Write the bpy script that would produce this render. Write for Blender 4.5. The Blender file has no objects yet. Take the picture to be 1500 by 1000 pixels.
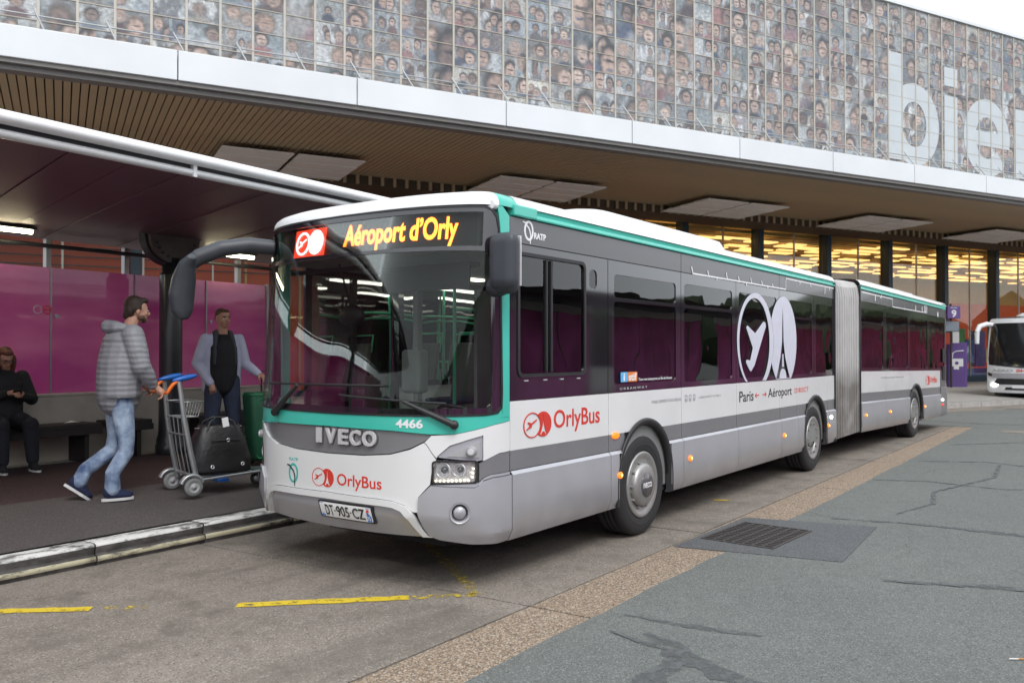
import bpy, bmesh, math, random
from mathutils import Vector, Matrix, geometry, noise
R = math.radians
random.seed(7)
scene = bpy.context.scene
COL = scene.collection

# ---------------------------------------------------------------- camera, sky, sun, exposure
CAM = Vector((3.7194, -4.5737, 1.73))
cd = bpy.data.cameras.new('camera'); cam = bpy.data.objects.new('camera', cd); COL.objects.link(cam)
cam.location = CAM
cam.rotation_euler = (R(90 + 0.6875), 0, R(35.905))
cd.sensor_width = 36.0; cd.lens = 30.0; cd.clip_start = 0.05; cd.clip_end = 3000
cd.dof.use_dof = True; cd.dof.focus_distance = 7.6; cd.dof.aperture_fstop = 3.2
scene.camera = cam

world = bpy.data.worlds.new('World'); scene.world = world; world.use_nodes = True
wn = world.node_tree.nodes; wl = world.node_tree.links; wn.clear()
sky = wn.new('ShaderNodeTexSky'); sky.sky_type = 'NISHITA'; sky.sun_disc = False
SUN_EL, SUN_AZ = 52, 120
sky.sun_elevation = R(SUN_EL); sky.sun_rotation = R(SUN_AZ)
sky.air_density = 1.0; sky.dust_density = 5.0; sky.ozone_density = 1.0
hs = wn.new('ShaderNodeHueSaturation'); hs.inputs['Saturation'].default_value = 0.30
mx = wn.new('ShaderNodeMix'); mx.data_type = 'RGBA'; mx.inputs['Factor'].default_value = 0.72
mx.inputs[7].default_value = (8.6, 9.1, 9.6, 1)            # even overcast veil
bg = wn.new('ShaderNodeBackground'); bg.inputs['Strength'].default_value = 0.115
wo = wn.new('ShaderNodeOutputWorld')
wl.new(sky.outputs[0], hs.inputs['Color']); wl.new(hs.outputs[0], mx.inputs[6])
wl.new(mx.outputs[2], bg.inputs[0]); wl.new(bg.outputs[0], wo.inputs[0])

sd = bpy.data.lights.new('sun', 'SUN'); sd.energy = 0.9; sd.angle = R(25); sd.color = (1, .97, .93)
sun = bpy.data.objects.new('sun', sd); COL.objects.link(sun)
_az = R(SUN_AZ)
_d = Vector((math.sin(_az) * math.cos(R(SUN_EL)), math.cos(_az) * math.cos(R(SUN_EL)), math.sin(R(SUN_EL))))
sun.rotation_euler = _d.to_track_quat('Z', 'Y').to_euler()
scene.view_settings.view_transform = 'Standard'; scene.view_settings.look = 'None'
scene.view_settings.gamma = 1; scene.view_settings.exposure = 0.7
try: scene.view_settings.use_curve_mapping = False
except Exception: pass
scene.cycles.max_bounces = 8; scene.cycles.transparent_max_bounces = 24

# ---------------------------------------------------------------- materials
def M(name, col, rough=.5, metal=0., emit=None, es=0., var=.12, vs=6., bump=0., bs=60., coat=0., spec=.5, col2=None, detail=4.):
    m = bpy.data.materials.new(name); m.use_nodes = True
    n = m.node_tree.nodes; l = m.node_tree.links; b = n['Principled BSDF']
    b.inputs['Roughness'].default_value = rough; b.inputs['Metallic'].default_value = metal
    b.inputs['Coat Weight'].default_value = coat; b.inputs['Coat Roughness'].default_value = .06
    b.inputs['Specular IOR Level'].default_value = spec
    tc = n.new('ShaderNodeTexCoord')
    if var > 0 or col2:
        nz = n.new('ShaderNodeTexNoise'); nz.inputs['Scale'].default_value = vs; nz.inputs['Detail'].default_value = detail
        l.new(tc.outputs['Object'], nz.inputs['Vector'])
        rp = n.new('ShaderNodeValToRGB'); c = Vector(col[:3])
        c2 = Vector(col2[:3]) if col2 else c * (1 - var)
        c1 = c if col2 else c * (1 + var * .6)
        rp.color_ramp.elements[0].position = .3; rp.color_ramp.elements[1].position = .7
        rp.color_ramp.elements[0].color = (*c2, 1); rp.color_ramp.elements[1].color = (*c1, 1)
        l.new(nz.outputs['Fac'], rp.inputs[0]); l.new(rp.outputs[0], b.inputs['Base Color'])
        rr = n.new('ShaderNodeMapRange'); rr.inputs['To Min'].default_value = max(0, rough * .8); rr.inputs['To Max'].default_value = min(1, rough * 1.25)
        l.new(nz.outputs['Fac'], rr.inputs['Value']); l.new(rr.outputs[0], b.inputs['Roughness'])
    else:
        b.inputs['Base Color'].default_value = (*col[:3], 1)
    if bump > 0:
        n2 = n.new('ShaderNodeTexNoise'); n2.inputs['Scale'].default_value = bs; n2.inputs['Detail'].default_value = 3
        l.new(tc.outputs['Object'], n2.inputs['Vector'])
        bp = n.new('ShaderNodeBump'); bp.inputs['Strength'].default_value = bump; bp.inputs['Distance'].default_value = .01
        l.new(n2.outputs['Fac'], bp.inputs['Height']); l.new(bp.outputs[0], b.inputs['Normal'])
    if emit:
        b.inputs['Emission Color'].default_value = (*emit, 1); b.inputs['Emission Strength'].default_value = es
    return m

def glass(name, tint, refl=1.0, rough=.0, diff=None, dfac=0., trans=None, wavy=.12):
    m = bpy.data.materials.new(name); m.use_nodes = True
    n = m.node_tree.nodes; l = m.node_tree.links; n.clear()
    o = n.new('ShaderNodeOutputMaterial'); t = n.new('ShaderNodeBsdfTransparent'); t.inputs[0].default_value = (*tint, 1)
    g = n.new('ShaderNodeBsdfGlossy'); g.inputs['Roughness'].default_value = rough
    fr = n.new('ShaderNodeFresnel'); fr.inputs[0].default_value = 1.5
    # real bus glass is never quite flat
    tc = n.new('ShaderNodeTexCoord'); nz = n.new('ShaderNodeTexNoise'); nz.inputs['Scale'].default_value = 1.6; nz.inputs['Detail'].default_value = 1
    bp = n.new('ShaderNodeBump'); bp.inputs['Strength'].default_value = .12; bp.inputs['Distance'].default_value = .05
    l.new(tc.outputs['Object'], nz.inputs[0]); l.new(nz.outputs['Fac'], bp.inputs['Height'])
    bp.inputs['Strength'].default_value = wavy
    if wavy > 0: l.new(bp.outputs[0], g.inputs['Normal'])
    mu = n.new('ShaderNodeMath'); mu.operation = 'MULTIPLY'; mu.inputs[1].default_value = refl
    l.new(fr.outputs[0], mu.inputs[0])
    base = t
    if diff:
        d = n.new('ShaderNodeBsdfDiffuse'); d.inputs[0].default_value = (*diff, 1)
        tr = n.new('ShaderNodeBsdfTranslucent'); tr.inputs[0].default_value = (*(trans or diff), 1)
        m1 = n.new('ShaderNodeMixShader'); m1.inputs[0].default_value = .5
        l.new(d.outputs[0], m1.inputs[1]); l.new(tr.outputs[0], m1.inputs[2])
        m2 = n.new('ShaderNodeMixShader'); m2.inputs[0].default_value = dfac
        l.new(t.outputs[0], m2.inputs[1]); l.new(m1.outputs[0], m2.inputs[2]); base = m2
    mm = n.new('ShaderNodeMixShader')
    l.new(mu.outputs[0], mm.inputs[0]); l.new(base.outputs[0], mm.inputs[1]); l.new(g.outputs[0], mm.inputs[2]); l.new(mm.outputs[0], o.inputs[0])
    return m

def add_dirt(m, height_lo=.3, height_hi=.8, col=(.16, .14, .12), amt=.5):
    """road film: a noisy stain whose own shape thins out upwards"""
    n = m.node_tree.nodes; l = m.node_tree.links; b = n['Principled BSDF']
    src = b.inputs['Base Color'].links[0].from_socket if b.inputs['Base Color'].links else None
    g = n.new('ShaderNodeNewGeometry'); sp = n.new('ShaderNodeSeparateXYZ'); l.new(g.outputs['Position'], sp.inputs[0])
    mr = n.new('ShaderNodeMapRange'); mr.inputs['From Min'].default_value = height_lo; mr.inputs['From Max'].default_value = height_hi
    mr.inputs['To Min'].default_value = 1; mr.inputs['To Max'].default_value = 0
    l.new(sp.outputs['Z'], mr.inputs['Value'])
    nz = n.new('ShaderNodeTexNoise'); nz.inputs['Scale'].default_value = 2.5; nz.inputs['Detail'].default_value = 8
    l.new(g.outputs['Position'], nz.inputs['Vector'])
    mu = n.new('ShaderNodeMath'); mu.operation = 'MULTIPLY'; l.new(mr.outputs[0], mu.inputs[0]); l.new(nz.outputs['Fac'], mu.inputs[1])
    m2 = n.new('ShaderNodeMath'); m2.operation = 'MULTIPLY'; m2.inputs[1].default_value = amt * 1.6; l.new(mu.outputs[0], m2.inputs[0])
    mx = n.new('ShaderNodeMix'); mx.data_type = 'RGBA'; mx.clamp_factor = True
    l.new(m2.outputs[0], mx.inputs['Factor'])
    if src: l.new(src, mx.inputs[6])
    else: mx.inputs[6].default_value = b.inputs['Base Color'].default_value
    mx.inputs[7].default_value = (*col, 1); l.new(mx.outputs[2], b.inputs['Base Color'])
    return m

m_white = add_dirt(M('bus_white', (.74, .75, .75), .22, coat=.6, var=.04, vs=2), .3, 1.2, amt=.10)
m_roofw = M('bus_roof_white', (.78, .79, .80), .35, coat=.3, var=.05, vs=2)
m_silver = add_dirt(M('bus_silver', (.45, .455, .49), .33, metal=.30, coat=.5, var=.05, vs=3), .3, .75, amt=.55)
m_grey = M('bus_grey_band', (.215, .215, .225), .3, metal=.2, coat=.5, var=.05, vs=3)
m_teal = M('bus_teal', (.055, .50, .40), .3, coat=.5, var=.05, vs=3)
m_tealdark = M('bus_teal_rail', (.035, .36, .29), .35, coat=.2, var=.05, vs=3)
m_dark = M('bus_dark_gloss', (.016, .014, .018), .05, coat=1., var=.08, vs=2, spec=.6)
m_darkg = M('bus_dark_grey', (.085, .084, .09), .25, coat=.35, var=.06, vs=2)
m_black = M('black_plastic', (.018, .018, .02), .45, var=.15)
m_blackin = M('black_void', (.012, .012, .013), .8, var=0)
m_mirror = M('mirror_housing', (.04, .045, .055), .42, var=.12, bump=.05, bs=300)
m_rubber = M('rubber', (.022, .022, .023), .75, var=.25, vs=20, bump=.15, bs=120)
m_wheel = add_dirt(M('wheel_metal', (.42, .42, .41), .38, metal=.6, var=.12, vs=12), .1, 1.0, (.2, .18, .16), .35)
m_chrome = M('chrome', (.86, .85, .87), .2, metal=.45, var=0)
m_bellow = add_dirt(M('bellows_fabric', (.42, .41, .405), .75, var=.12, vs=3, bump=.2, bs=40), 1.15, 1.50, (.17, .16, .15), 1.15)
m_red = M('print_red', (.62, .045, .03), .4, var=.04)
m_textblack = M('print_black', (.02, .02, .022), .4, var=0)
m_textgrey = M('print_grey', (.36, .36, .37), .5, var=0)
m_textwhite = M('print_white', (.80, .80, .82), .45, var=0)
m_lilac = M('film_lilac', (.60, .61, .70), .4, var=.05, vs=8)
m_tealprint = M('print_teal', (.05, .42, .36), .4, var=0)
m_stifb = M('print_blue', (.12, .42, .75), .4, var=0)
m_stifo = M('print_orange', (.75, .22, .04), .4, var=0)
m_led = M('led_amber', (.0, .0, .0), .5, emit=(1, .185, .016), es=4.6, var=0)
m_ledred = M('led_red', (0, 0, 0), .5, emit=(1, .055, .02), es=1.3, var=0)
m_ledwhite = M('led_white', (0, 0, 0), .5, emit=(1, .75, .8), es=2.2, var=0)
m_drl = M('lamp_warm_led', (.8, .8, .8), .3, emit=(1, .93, .75), es=1.8, var=0)
m_lampor = M('lamp_amber', (.6, .12, .01), .25, emit=(1, .22, .01), es=.8, var=0)
m_lamphot = M('lamp_amber_core', (.9, .4, .1), .25, emit=(1, .55, .12), es=3.5, var=0)
m_lampwhite = M('lamp_white_marker', (.9, .9, .9), .25, emit=(1, .95, .8), es=3.0, var=0)
m_lampred = M('lamp_red_marker', (.5, .03, .02), .25, emit=(1, .05, .03), es=.7, var=0)
m_ws = glass('windscreen_glass', (.91, .94, .92), .42)
m_wside = glass('side_window_glass', (.78, .83, .79), 1.6, wavy=.10)
m_lens = glass('lamp_lens_glass', (.98, .98, .98), .6)
m_int = M('interior_grey', (.20, .21, .20), .6, var=.1)
m_intfloor = M('interior_floor', (.06, .06, .065), .7, var=.2)
m_ceil = M('interior_ceiling', (.30, .31, .31), .6, var=.05)
m_seat = M('seat_fabric', (.03, .05, .09), .9, var=.3, vs=40)
m_seatback = M('seat_shell', (.10, .12, .11), .5, var=.1)
m_rail = M('handrail_green', (.08, .62, .36), .35, var=.05)
m_intlamp = M('interior_lamp', (.8, .8, .8), .4, emit=(1, .95, .82), es=1.8, var=0)
m_plate = M('plate_white', (.78, .78, .78), .4, var=.03)
m_plateblue = M('plate_blue', (.03, .20, .60), .4, var=0)
m_teal_light = M('flow', (.5, .5, .5), .5, var=0)

m_fascia = M('fascia_white', (.70, .73, .76), .45, var=.05, vs=.6, col2=(.64, .665, .69))
m_fasciaedge = M('fascia_edge', (.20, .19, .18), .5, var=.1)
m_soffit = M('soffit_bronze', (.52, .39, .23), .5, metal=.05, var=.22, vs=.25, col2=(.40, .32, .22))
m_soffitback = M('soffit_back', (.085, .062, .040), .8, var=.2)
m_lightpan = M('ceiling_panel_pale', (.90, .89, .85), .5, var=.03, vs=2)
m_mull = M('mullion_beige', (.46, .43, .38), .4, metal=.2, var=.08)
m_trans = M('transom_beige', (.40, .37, .32), .4, metal=.2, var=.08)
m_column = M('column_navy', (.012, .035, .055), .4, var=.15)
m_alu = M('mullion_alu', (.42, .40, .37), .35, metal=.5, var=.08)
m_orange = M('hall_wall_orange', (.62, .10, .035), .5, var=.2, vs=.5)
m_hallfloor = M('hall_floor', (.25, .2, .15), .3, var=.1)
m_halldark = M('hall_ceiling', (.50, .36, .16), .5, var=.15)
m_hallslat = M('hall_slat', (.55, .40, .16), .35, metal=.4, var=.1)
m_halllamp = M('hall_lamp', (.9, .7, .3), .4, emit=(1, .64, .22), es=1.15, var=0)
m_hallglass = glass('hall_glass', (.95, .95, .92), .18, wavy=0)
m_buildwall = M('building_wall', (.30, .29, .27), .7, var=.1)
m_rail2 = M('balcony_rail', (.40, .42, .43), .4, metal=.4, var=.08)
m_letter = M('letter_white_film', (.50, .545, .575), .5, var=.06, vs=1.5)

m_canopy = M('canopy_underside', (.155, .088, .100), .5, var=.22, vs=1.2, bump=.05, bs=20)
m_canwhite = M('canopy_white', (.76, .77, .78), .35, var=.05)
m_candark = M('canopy_dark', (.03, .03, .035), .5, var=.1)
m_pole = M('column_dark', (.030, .033, .038), .33, coat=.2, var=.15)
m_bracket = M('bracket_brown', (.14, .105, .10), .5, var=.2)
m_magenta = None
m_steel = M('steel_post', (.36, .36, .37), .35, metal=.6, var=.1)
m_shwall = M('low_wall_beige', (.44, .40, .35), .8, var=.18, vs=2.5, bump=.1, bs=30)
m_bench = M('bench_dark', (.022, .018, .018), .5, var=.2)
m_tube = M('tube_light', (1, 1, 1), .4, emit=(1, .88, .55), es=20, var=0)

# ---------------------------------------------------------------- mesh tools
def link(o, parent=None):
    COL.objects.link(o)
    if parent is not None: o.parent = parent
    return o
def tag(o, label=None, cat=None, group=None, kind=None):
    if label: o['label'] = label
    if cat: o['category'] = cat
    if group: o['group'] = group
    if kind: o['kind'] = kind
    return o
def empty(name, loc=(0, 0, 0), rz=0., label=None, cat=None, group=None, kind=None):
    o = bpy.data.objects.new(name, None); o.location = loc; o.rotation_euler = (0, 0, rz); link(o)
    o.empty_display_size = .2
    return tag(o, label, cat, group, kind)
def mesh_obj(name, v, f, mats, parent=None, fm=None, smooth=None):
    me = bpy.data.meshes.new(name); me.from_pydata([tuple(p) for p in v], [], f); 
    for m in (mats if isinstance(mats, (list, tuple)) else [mats]): me.materials.append(m)
    if fm: me.polygons.foreach_set('material_index', fm)
    if smooth is True: me.polygons.foreach_set('use_smooth', [True] * len(f))
    elif smooth: me.polygons.foreach_set('use_smooth', smooth)
    me.update()
    return link(bpy.data.objects.new(name, me), parent)
class MB:
    def __init__(s): s.v = []; s.f = []; s.m = []; s.s = []
    def add(s, v, f, mi=0, sm=False, T=None):
        b = len(s.v)
        s.v += [T @ Vector(p) for p in v] if T is not None else [Vector(p) for p in v]
        s.f += [tuple(i + b for i in q) for q in f]; s.m += [mi] * len(f); s.s += [sm] * len(f)
    def box(s, a, b, mi=0, bev=0., T=None):
        x0, y0, z0 = a; x1, y1, z1 = b
        if x0 > x1: x0, x1 = x1, x0
        if y0 > y1: y0, y1 = y1, y0
        if z0 > z1: z0, z1 = z1, z0
        if bev <= 0:
            v = [(x0,y0,z0),(x1,y0,z0),(x1,y1,z0),(x0,y1,z0),(x0,y0,z1),(x1,y0,z1),(x1,y1,z1),(x0,y1,z1)]
            f = [(0,3,2,1),(4,5,6,7),(0,1,5,4),(1,2,6,5),(2,3,7,6),(3,0,4,7)]
            s.add(v, f, mi, T=T); return
        bm = bmesh.new(); bmesh.ops.create_cube(bm, size=1)
        for q in bm.verts: q.co = Vector(((x0+x1)/2 + q.co.x*(x1-x0), (y0+y1)/2 + q.co.y*(y1-y0), (z0+z1)/2 + q.co.z*(z1-z0)))
        bmesh.ops.bevel(bm, geom=bm.edges[:], offset=bev, segments=2, affect='EDGES', profile=.5)
        s.addbm(bm, mi, False, T)
    def addbm(s, bm, mi=0, sm=False, T=None):
        bm.verts.index_update()
        s.add([q.co.copy() for q in bm.verts], [tuple(w.index for w in q.verts) for q in bm.faces], mi, sm, T); bm.free()
    def tube(s, pts, r, n=8, mi=0, cap=True, T=None, sx=1.):
        pts = [Vector(p) for p in pts]; rs = r if isinstance(r, (list, tuple)) else [r] * len(pts)
        V = []; F = []; prev = None
        for i, p in enumerate(pts):
            d = (pts[min(i+1, len(pts)-1)] - pts[max(i-1, 0)]).normalized()
            if prev is None: up = Vector((0, 0, 1)) if abs(d.z) < .9 else Vector((0, 1, 0))
            else: up = prev
            a = d.cross(up).normalized(); b = a.cross(d).normalized(); prev = b
            for k in range(n):
                t = 2 * math.pi * k / n
                V.append(p + (a * math.cos(t) * sx + b * math.sin(t)) * rs[i])
        for i in range(len(pts) - 1):
            for k in range(n):
                F.append((i*n + k, i*n + (k+1) % n, (i+1)*n + (k+1) % n, (i+1)*n + k))
        F = [tuple(reversed(q)) for q in F]
        s.add(V, F, mi, True, T)
        if cap:
            s.add(V[:n], [tuple(range(n))], mi, False, T); s.add(V[-n:], [tuple(reversed(range(n)))], mi, False, T)
    def lathe(s, prof, n=32, mi=0, T=None, sm=True):
        V = []; F = []
        for (r, z) in prof:
            for k in range(n):
                t = 2 * math.pi * k / n; V.append((r * math.cos(t), r * math.sin(t), z))
        for i in range(len(prof) - 1):
            for k in range(n): F.append((i*n + k, i*n + (k+1) % n, (i+1)*n + (k+1) % n, (i+1)*n + k))
        s.add(V, F, mi, sm, T)
    def ell(s, c, r, n=16, m=10, mi=0, T=None, rot=None):
        V = []; F = []; c = Vector(c); Q = rot.to_matrix() if rot else Matrix.Identity(3)
        for i in range(m + 1):
            ph = math.pi * i / m
            for k in range(n):
                t = 2 * math.pi * k / n
                V.append(c + Q @ Vector((r[0]*math.sin(ph)*math.cos(t), r[1]*math.sin(ph)*math.sin(t), r[2]*math.cos(ph))))
        for i in range(m):
            for k in range(n): F.append((i*n + k, (i+1)*n + k, (i+1)*n + (k+1) % n, i*n + (k+1) % n))
        s.add(V, F, mi, True, T)
    def prism(s, poly, z0, z1, mi=0, T=None):
        n = len(poly); V = [(x, y, z0) for x, y in poly] + [(x, y, z1) for x, y in poly]
        tri = geometry.tessellate_polygon([[Vector((x, y, 0)) for x, y in poly]])
        F = [tuple(i + n for i in t) for t in tri] + [tuple(reversed(t)) for t in tri]
        F += [(i, (i+1) % n, (i+1) % n + n, i + n) for i in range(n)]
        s.add(V, F, mi, T=T)
    def build(s, name, mats, parent=None, loc=None):
        o = mesh_obj(name, s.v, s.f, mats, parent, s.m, s.s)
        if loc is not None: o.location = loc
        return o

def flat2d(polys):
    """polys: list of outer loops, each [outer, hole, hole..] -> verts, tris"""
    V = []; F = []
    for loops in polys:
        pl = [[Vector((x, y, 0)) for x, y in lp] for lp in loops]
        tri = geometry.tessellate_polygon(pl); b = len(V)
        for lp in loops: V += [tuple(p) for p in lp]
        F += [tuple(i + b for i in t) for t in tri]
    return V, F
def sheet(name, V, F, fn, off, thick, mat, parent=None, step=(.08, .08), back=False, T=None):
    """flat 2-D faces cut on a grid, laid on a curved surface fn(u, v, off) and given thickness"""
    bm = bmesh.new()
    vs = [bm.verts.new((p[0], p[1], 0)) for p in V]
    for f in F:
        a, b, c = (Vector((*V[i], 0)) for i in f[:3])
        ar = (b - a).cross(c - a).z
        if abs(ar) < 1e-10 and len(f) == 3: continue
        try: bm.faces.new([vs[i] for i in (f if ar > 0 else tuple(reversed(f)))])
        except ValueError: pass
    bmesh.ops.remove_doubles(bm, verts=bm.verts[:], dist=1e-5)
    for ax in (0, 1):
        if step[ax] is None: continue
        lo = min(p.co[ax] for p in bm.verts); hi = max(p.co[ax] for p in bm.verts)
        k = math.ceil(lo / step[ax] + 1e-6)
        while k * step[ax] < hi - 1e-6:
            co = [0, 0, 0]; no = [0, 0, 0]; co[ax] = k * step[ax]; no[ax] = 1
            bmesh.ops.bisect_plane(bm, geom=bm.verts[:] + bm.edges[:] + bm.faces[:], plane_co=co, plane_no=no, dist=1e-6)
            k += 1
    bm.verts.index_update()
    P = [q.co.copy() for q in bm.verts]
    v = [fn(p.x, p.y, off) for p in P]; f = [tuple(w.index for w in q.verts) for q in bm.faces]
    sm = [True] * len(f)
    if thick > 0:
        vb = [fn(p.x, p.y, off - thick) for p in P]
        if back:
            b = len(v); v += vb; f += [tuple(i + b for i in reversed(q)) for q in f[:]]; sm += [True] * (len(f) - len(sm))
        for e in bm.edges:
            if len(e.link_faces) == 1:
                lp = e.link_loops[0]; i, j = lp.vert.index, lp.link_loop_next.vert.index
                b = len(v); v += [v[i], v[j], vb[j], vb[i]]; f.append((b + 3, b + 2, b + 1, b)); sm.append(False)
    bm.free()
    if T is not None: v = [T @ Vector(p) for p in v]
    return mesh_obj(name, v, f, mat, parent, smooth=sm)
_tc = {}
def text2d(s, bold=0., space=1.):
    key = (s, bold, space)
    if key not in _tc:
        cu = bpy.data.curves.new('t', 'FONT'); cu.body = s; cu.offset = bold; cu.resolution_u = 4; cu.space_character = space
        o = bpy.data.objects.new('t', cu); COL.objects.link(o)
        dg = bpy.context.evaluated_depsgraph_get(); me = o.evaluated_get(dg).to_mesh()
        V = [(p.co.x, p.co.y) for p in me.vertices]; F = [tuple(p.vertices) for p in me.polygons]
        o.evaluated_get(dg).to_mesh_clear(); bpy.data.objects.remove(o); bpy.data.curves.remove(cu)
        x0 = min(p[0] for p in V); x1 = max(p[0] for p in V); y0 = min(p[1] for p in V); y1 = max(p[1] for p in V)
        _tc[key] = ([((x - x0) / (x1 - x0), (y - y0) / (y1 - y0)) for x, y in V], F)
    return _tc[key]
def text_on(name, s, box, fn, off, thick, mat, parent, bold=0., space=1., step=(.1, None)):
    u0, v0, u1, v1 = box; V, F = text2d(s, bold, space)
    return sheet(name, [(u0 + (u1-u0)*x, v0 + (v1-v0)*y) for x, y in V], F, fn, off, thick, mat, parent, step)
def oval(cx, cy, rx, ry, n=40, a0=0., a1=360.):
    return [(cx + rx*math.cos(R(a0 + (a1-a0)*i/n)), cy + ry*math.sin(R(a0 + (a1-a0)*i/n))) for i in range(n)]
def rrect(x0, y0, x1, y1, r=.05, n=4):
    P = []
    for cx, cy, a in ((x1-r, y1-r, 0), (x0+r, y1-r, 90), (x0+r, y0+r, 180), (x1-r, y0+r, 270)):
        for i in range(n + 1): P.append((cx + r*math.cos(R(a + 90*i/n)), cy + r*math.sin(R(a + 90*i/n))))
    return P
def poly_sheet(name, loops, fn, off, thick, mat, parent, step=(.08, .08), back=False):
    V, F = flat2d([loops]); return sheet(name, V, F, fn, off, thick, mat, parent, step, back)

# ---------------------------------------------------------------- ground materials
def ground_mat(name, base, dark, light, speck=240., rough=.85, bump=.35, chips=None, streak=False, cracks=False):
    m = bpy.data.materials.new(name); m.use_nodes = True
    n = m.node_tree.nodes; l = m.node_tree.links; b = n['Principled BSDF']; b.inputs['Roughness'].default_value = rough
    b.inputs['Specular IOR Level'].default_value = .35
    g = n.new('ShaderNodeNewGeometry')
    def N(scale, detail=3., rough_=.55, vec=None):
        q = n.new('ShaderNodeTexNoise'); q.inputs['Scale'].default_value = scale; q.inputs['Detail'].default_value = detail; q.inputs['Roughness'].default_value = rough_
        l.new(vec or g.outputs['Position'], q.inputs['Vector']); return q.outputs['Fac']
    def MIX(f, a, c, blend='MIX'):
        q = n.new('ShaderNodeMix'); q.data_type = 'RGBA'; q.blend_type = blend
        for s_, v in (('Factor', f), (6, a), (7, c)):
            if hasattr(v, 'links') or hasattr(v, 'is_linked'): l.new(v, q.inputs[s_])
            elif isinstance(v, (int, float)): q.inputs[s_].default_value = v
            else: q.inputs[s_].default_value = (*v, 1)
        return q.outputs[2]
    def RAMP(f, p0, p1):
        q = n.new('ShaderNodeMapRange'); q.inputs['From Min'].default_value = p0; q.inputs['From Max'].default_value = p1; l.new(f, q.inputs['Value']); return q.outputs[0]
    big = N(.55, 6); mid = N(6, 5); fine = N(speck, 2, .7)
    c = MIX(RAMP(big, .35, .68), base, dark)
    c = MIX(RAMP(mid, .40, .75), c, tuple(x * .80 for x in base))
    v = n.new('ShaderNodeTexVoronoi'); v.inputs['Scale'].default_value = speck * .62; l.new(g.outputs['Position'], v.inputs['Vector'])
    sep = n.new('ShaderNodeSeparateColor'); l.new(v.outputs['Color'], sep.inputs[0])
    c = MIX(RAMP(sep.outputs[0], .80, .93), c, light)
    c = MIX(RAMP(sep.outputs[1], .82, .95), c, tuple(x * .45 for x in base))
    if chips:
        v2 = n.new('ShaderNodeTexVoronoi'); v2.inputs['Scale'].default_value = 95; l.new(g.outputs['Position'], v2.inputs['Vector'])
        s2 = n.new('ShaderNodeSeparateColor'); l.new(v2.outputs['Color'], s2.inputs[0])
        c = MIX(RAMP(s2.outputs[0], .55, .72), c, chips[0]); c = MIX(RAMP(s2.outputs[1], .72, .85), c, chips[1]); c = MIX(RAMP(s2.outputs[2], .82, .9), c, chips[2])
    if streak:   # oily film and tyre marks along the lane
        mp = n.new('ShaderNodeMapping'); mp.inputs['Scale'].default_value = (2.4, .22, 1); l.new(g.outputs['Position'], mp.inputs[0])
        s1 = N(1.0, 6, .6, mp.outputs[0]); c = MIX(RAMP(s1, .50, .78), c, tuple(x * .50 for x in base))
        sp = N(2.2, 8, .7); c = MIX(RAMP(sp, .53, .68), c, tuple(x * .50 for x in base))
        ol = N(.8, 9, .75); c = MIX(RAMP(ol, .50, .74), c, tuple(x * .42 for x in base))
        ds = N(14, 3, .5); c = MIX(RAMP(ds, .70, .76), c, tuple(x * .30 for x in base))
    if cracks:
        wv = n.new('ShaderNodeTexNoise'); wv.inputs['Scale'].default_value = 1.2; l.new(g.outputs['Position'], wv.inputs['Vector'])
        ad = n.new('ShaderNodeVectorMath'); ad.operation = 'ADD'; l.new(g.outputs['Position'], ad.inputs[0]); l.new(wv.outputs['Color'], ad.inputs[1])
        v3 = n.new('ShaderNodeTexVoronoi'); v3.feature = 'DISTANCE_TO_EDGE'; v3.inputs['Scale'].default_value = .8; l.new(ad.outputs[0], v3.inputs['Vector'])
        gate = RAMP(N(.3, 2), .46, .58)
        q = n.new('ShaderNodeMapRange'); q.inputs['From Min'].default_value = .003; q.inputs['From Max'].default_value = .012
        q.inputs['To Min'].default_value = 1; q.inputs['To Max'].default_value = 0; l.new(v3.outputs['Distance'], q.inputs['Value'])
        mu = n.new('ShaderNodeMath'); mu.operation = 'MULTIPLY'; l.new(q.outputs[0], mu.inputs[0]); l.new(gate, mu.inputs[1])
        m9 = n.new('ShaderNodeMath'); m9.operation = 'MULTIPLY'; m9.inputs[1].default_value = .45; l.new(mu.outputs[0], m9.inputs[0])
        c = MIX(m9.outputs[0], c, tuple(x * .35 for x in base))
    l.new(c, b.inputs['Base Color'])
    bp = n.new('ShaderNodeBump'); bp.inputs['Strength'].default_value = bump; bp.inputs['Distance'].default_value = .006
    ad2 = n.new('ShaderNodeMath'); ad2.operation = 'ADD'; l.new(fine, ad2.inputs[0]); l.new(sep.outputs[2], ad2.inputs[1])
    l.new(ad2.outputs[0], bp.inputs['Height']); l.new(bp.outputs[0], b.inputs['Normal'])
    return m
m_asph = ground_mat('asphalt', (.148, .160, .151), (.119, .130, .124), (.23, .24, .23), 230, cracks=True)
m_conc = ground_mat('concrete_bay', (.25, .218, .187), (.185, .160, .137), (.34, .31, .275), 180, streak=True, rough=.75)
m_aggr = ground_mat('exposed_aggregate', (.25, .195, .145), (.19, .150, .112), (.40, .34, .27), 220, chips=((.34, .25, .17), (.14, .10, .08), (.44, .38, .31)), bump=.6)
m_pave = ground_mat('pavement_asphalt', (.098, .086, .085), (.072, .060, .061), (.13, .12, .115), 210, rough=.8)
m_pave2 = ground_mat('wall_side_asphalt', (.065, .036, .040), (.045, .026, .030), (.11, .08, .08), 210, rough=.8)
m_fore = ground_mat('forecourt_paving', (.34, .33, .31), (.28, .27, .255), (.28, .27, .26), 120)
m_tar = ground_mat('tar_seal', (.088, .094, .100), (.074, .080, .086), (.13, .135, .14), 200, rough=.6, bump=.2)
m_patch = ground_mat('grey_mortar', (.105, .11, .115), (.082, .087, .092), (.16, .165, .17), 200, rough=.75, bump=.2)
m_joint = M('joint_dirt', (.018, .015, .013), .9, var=.3, vs=20)
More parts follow.
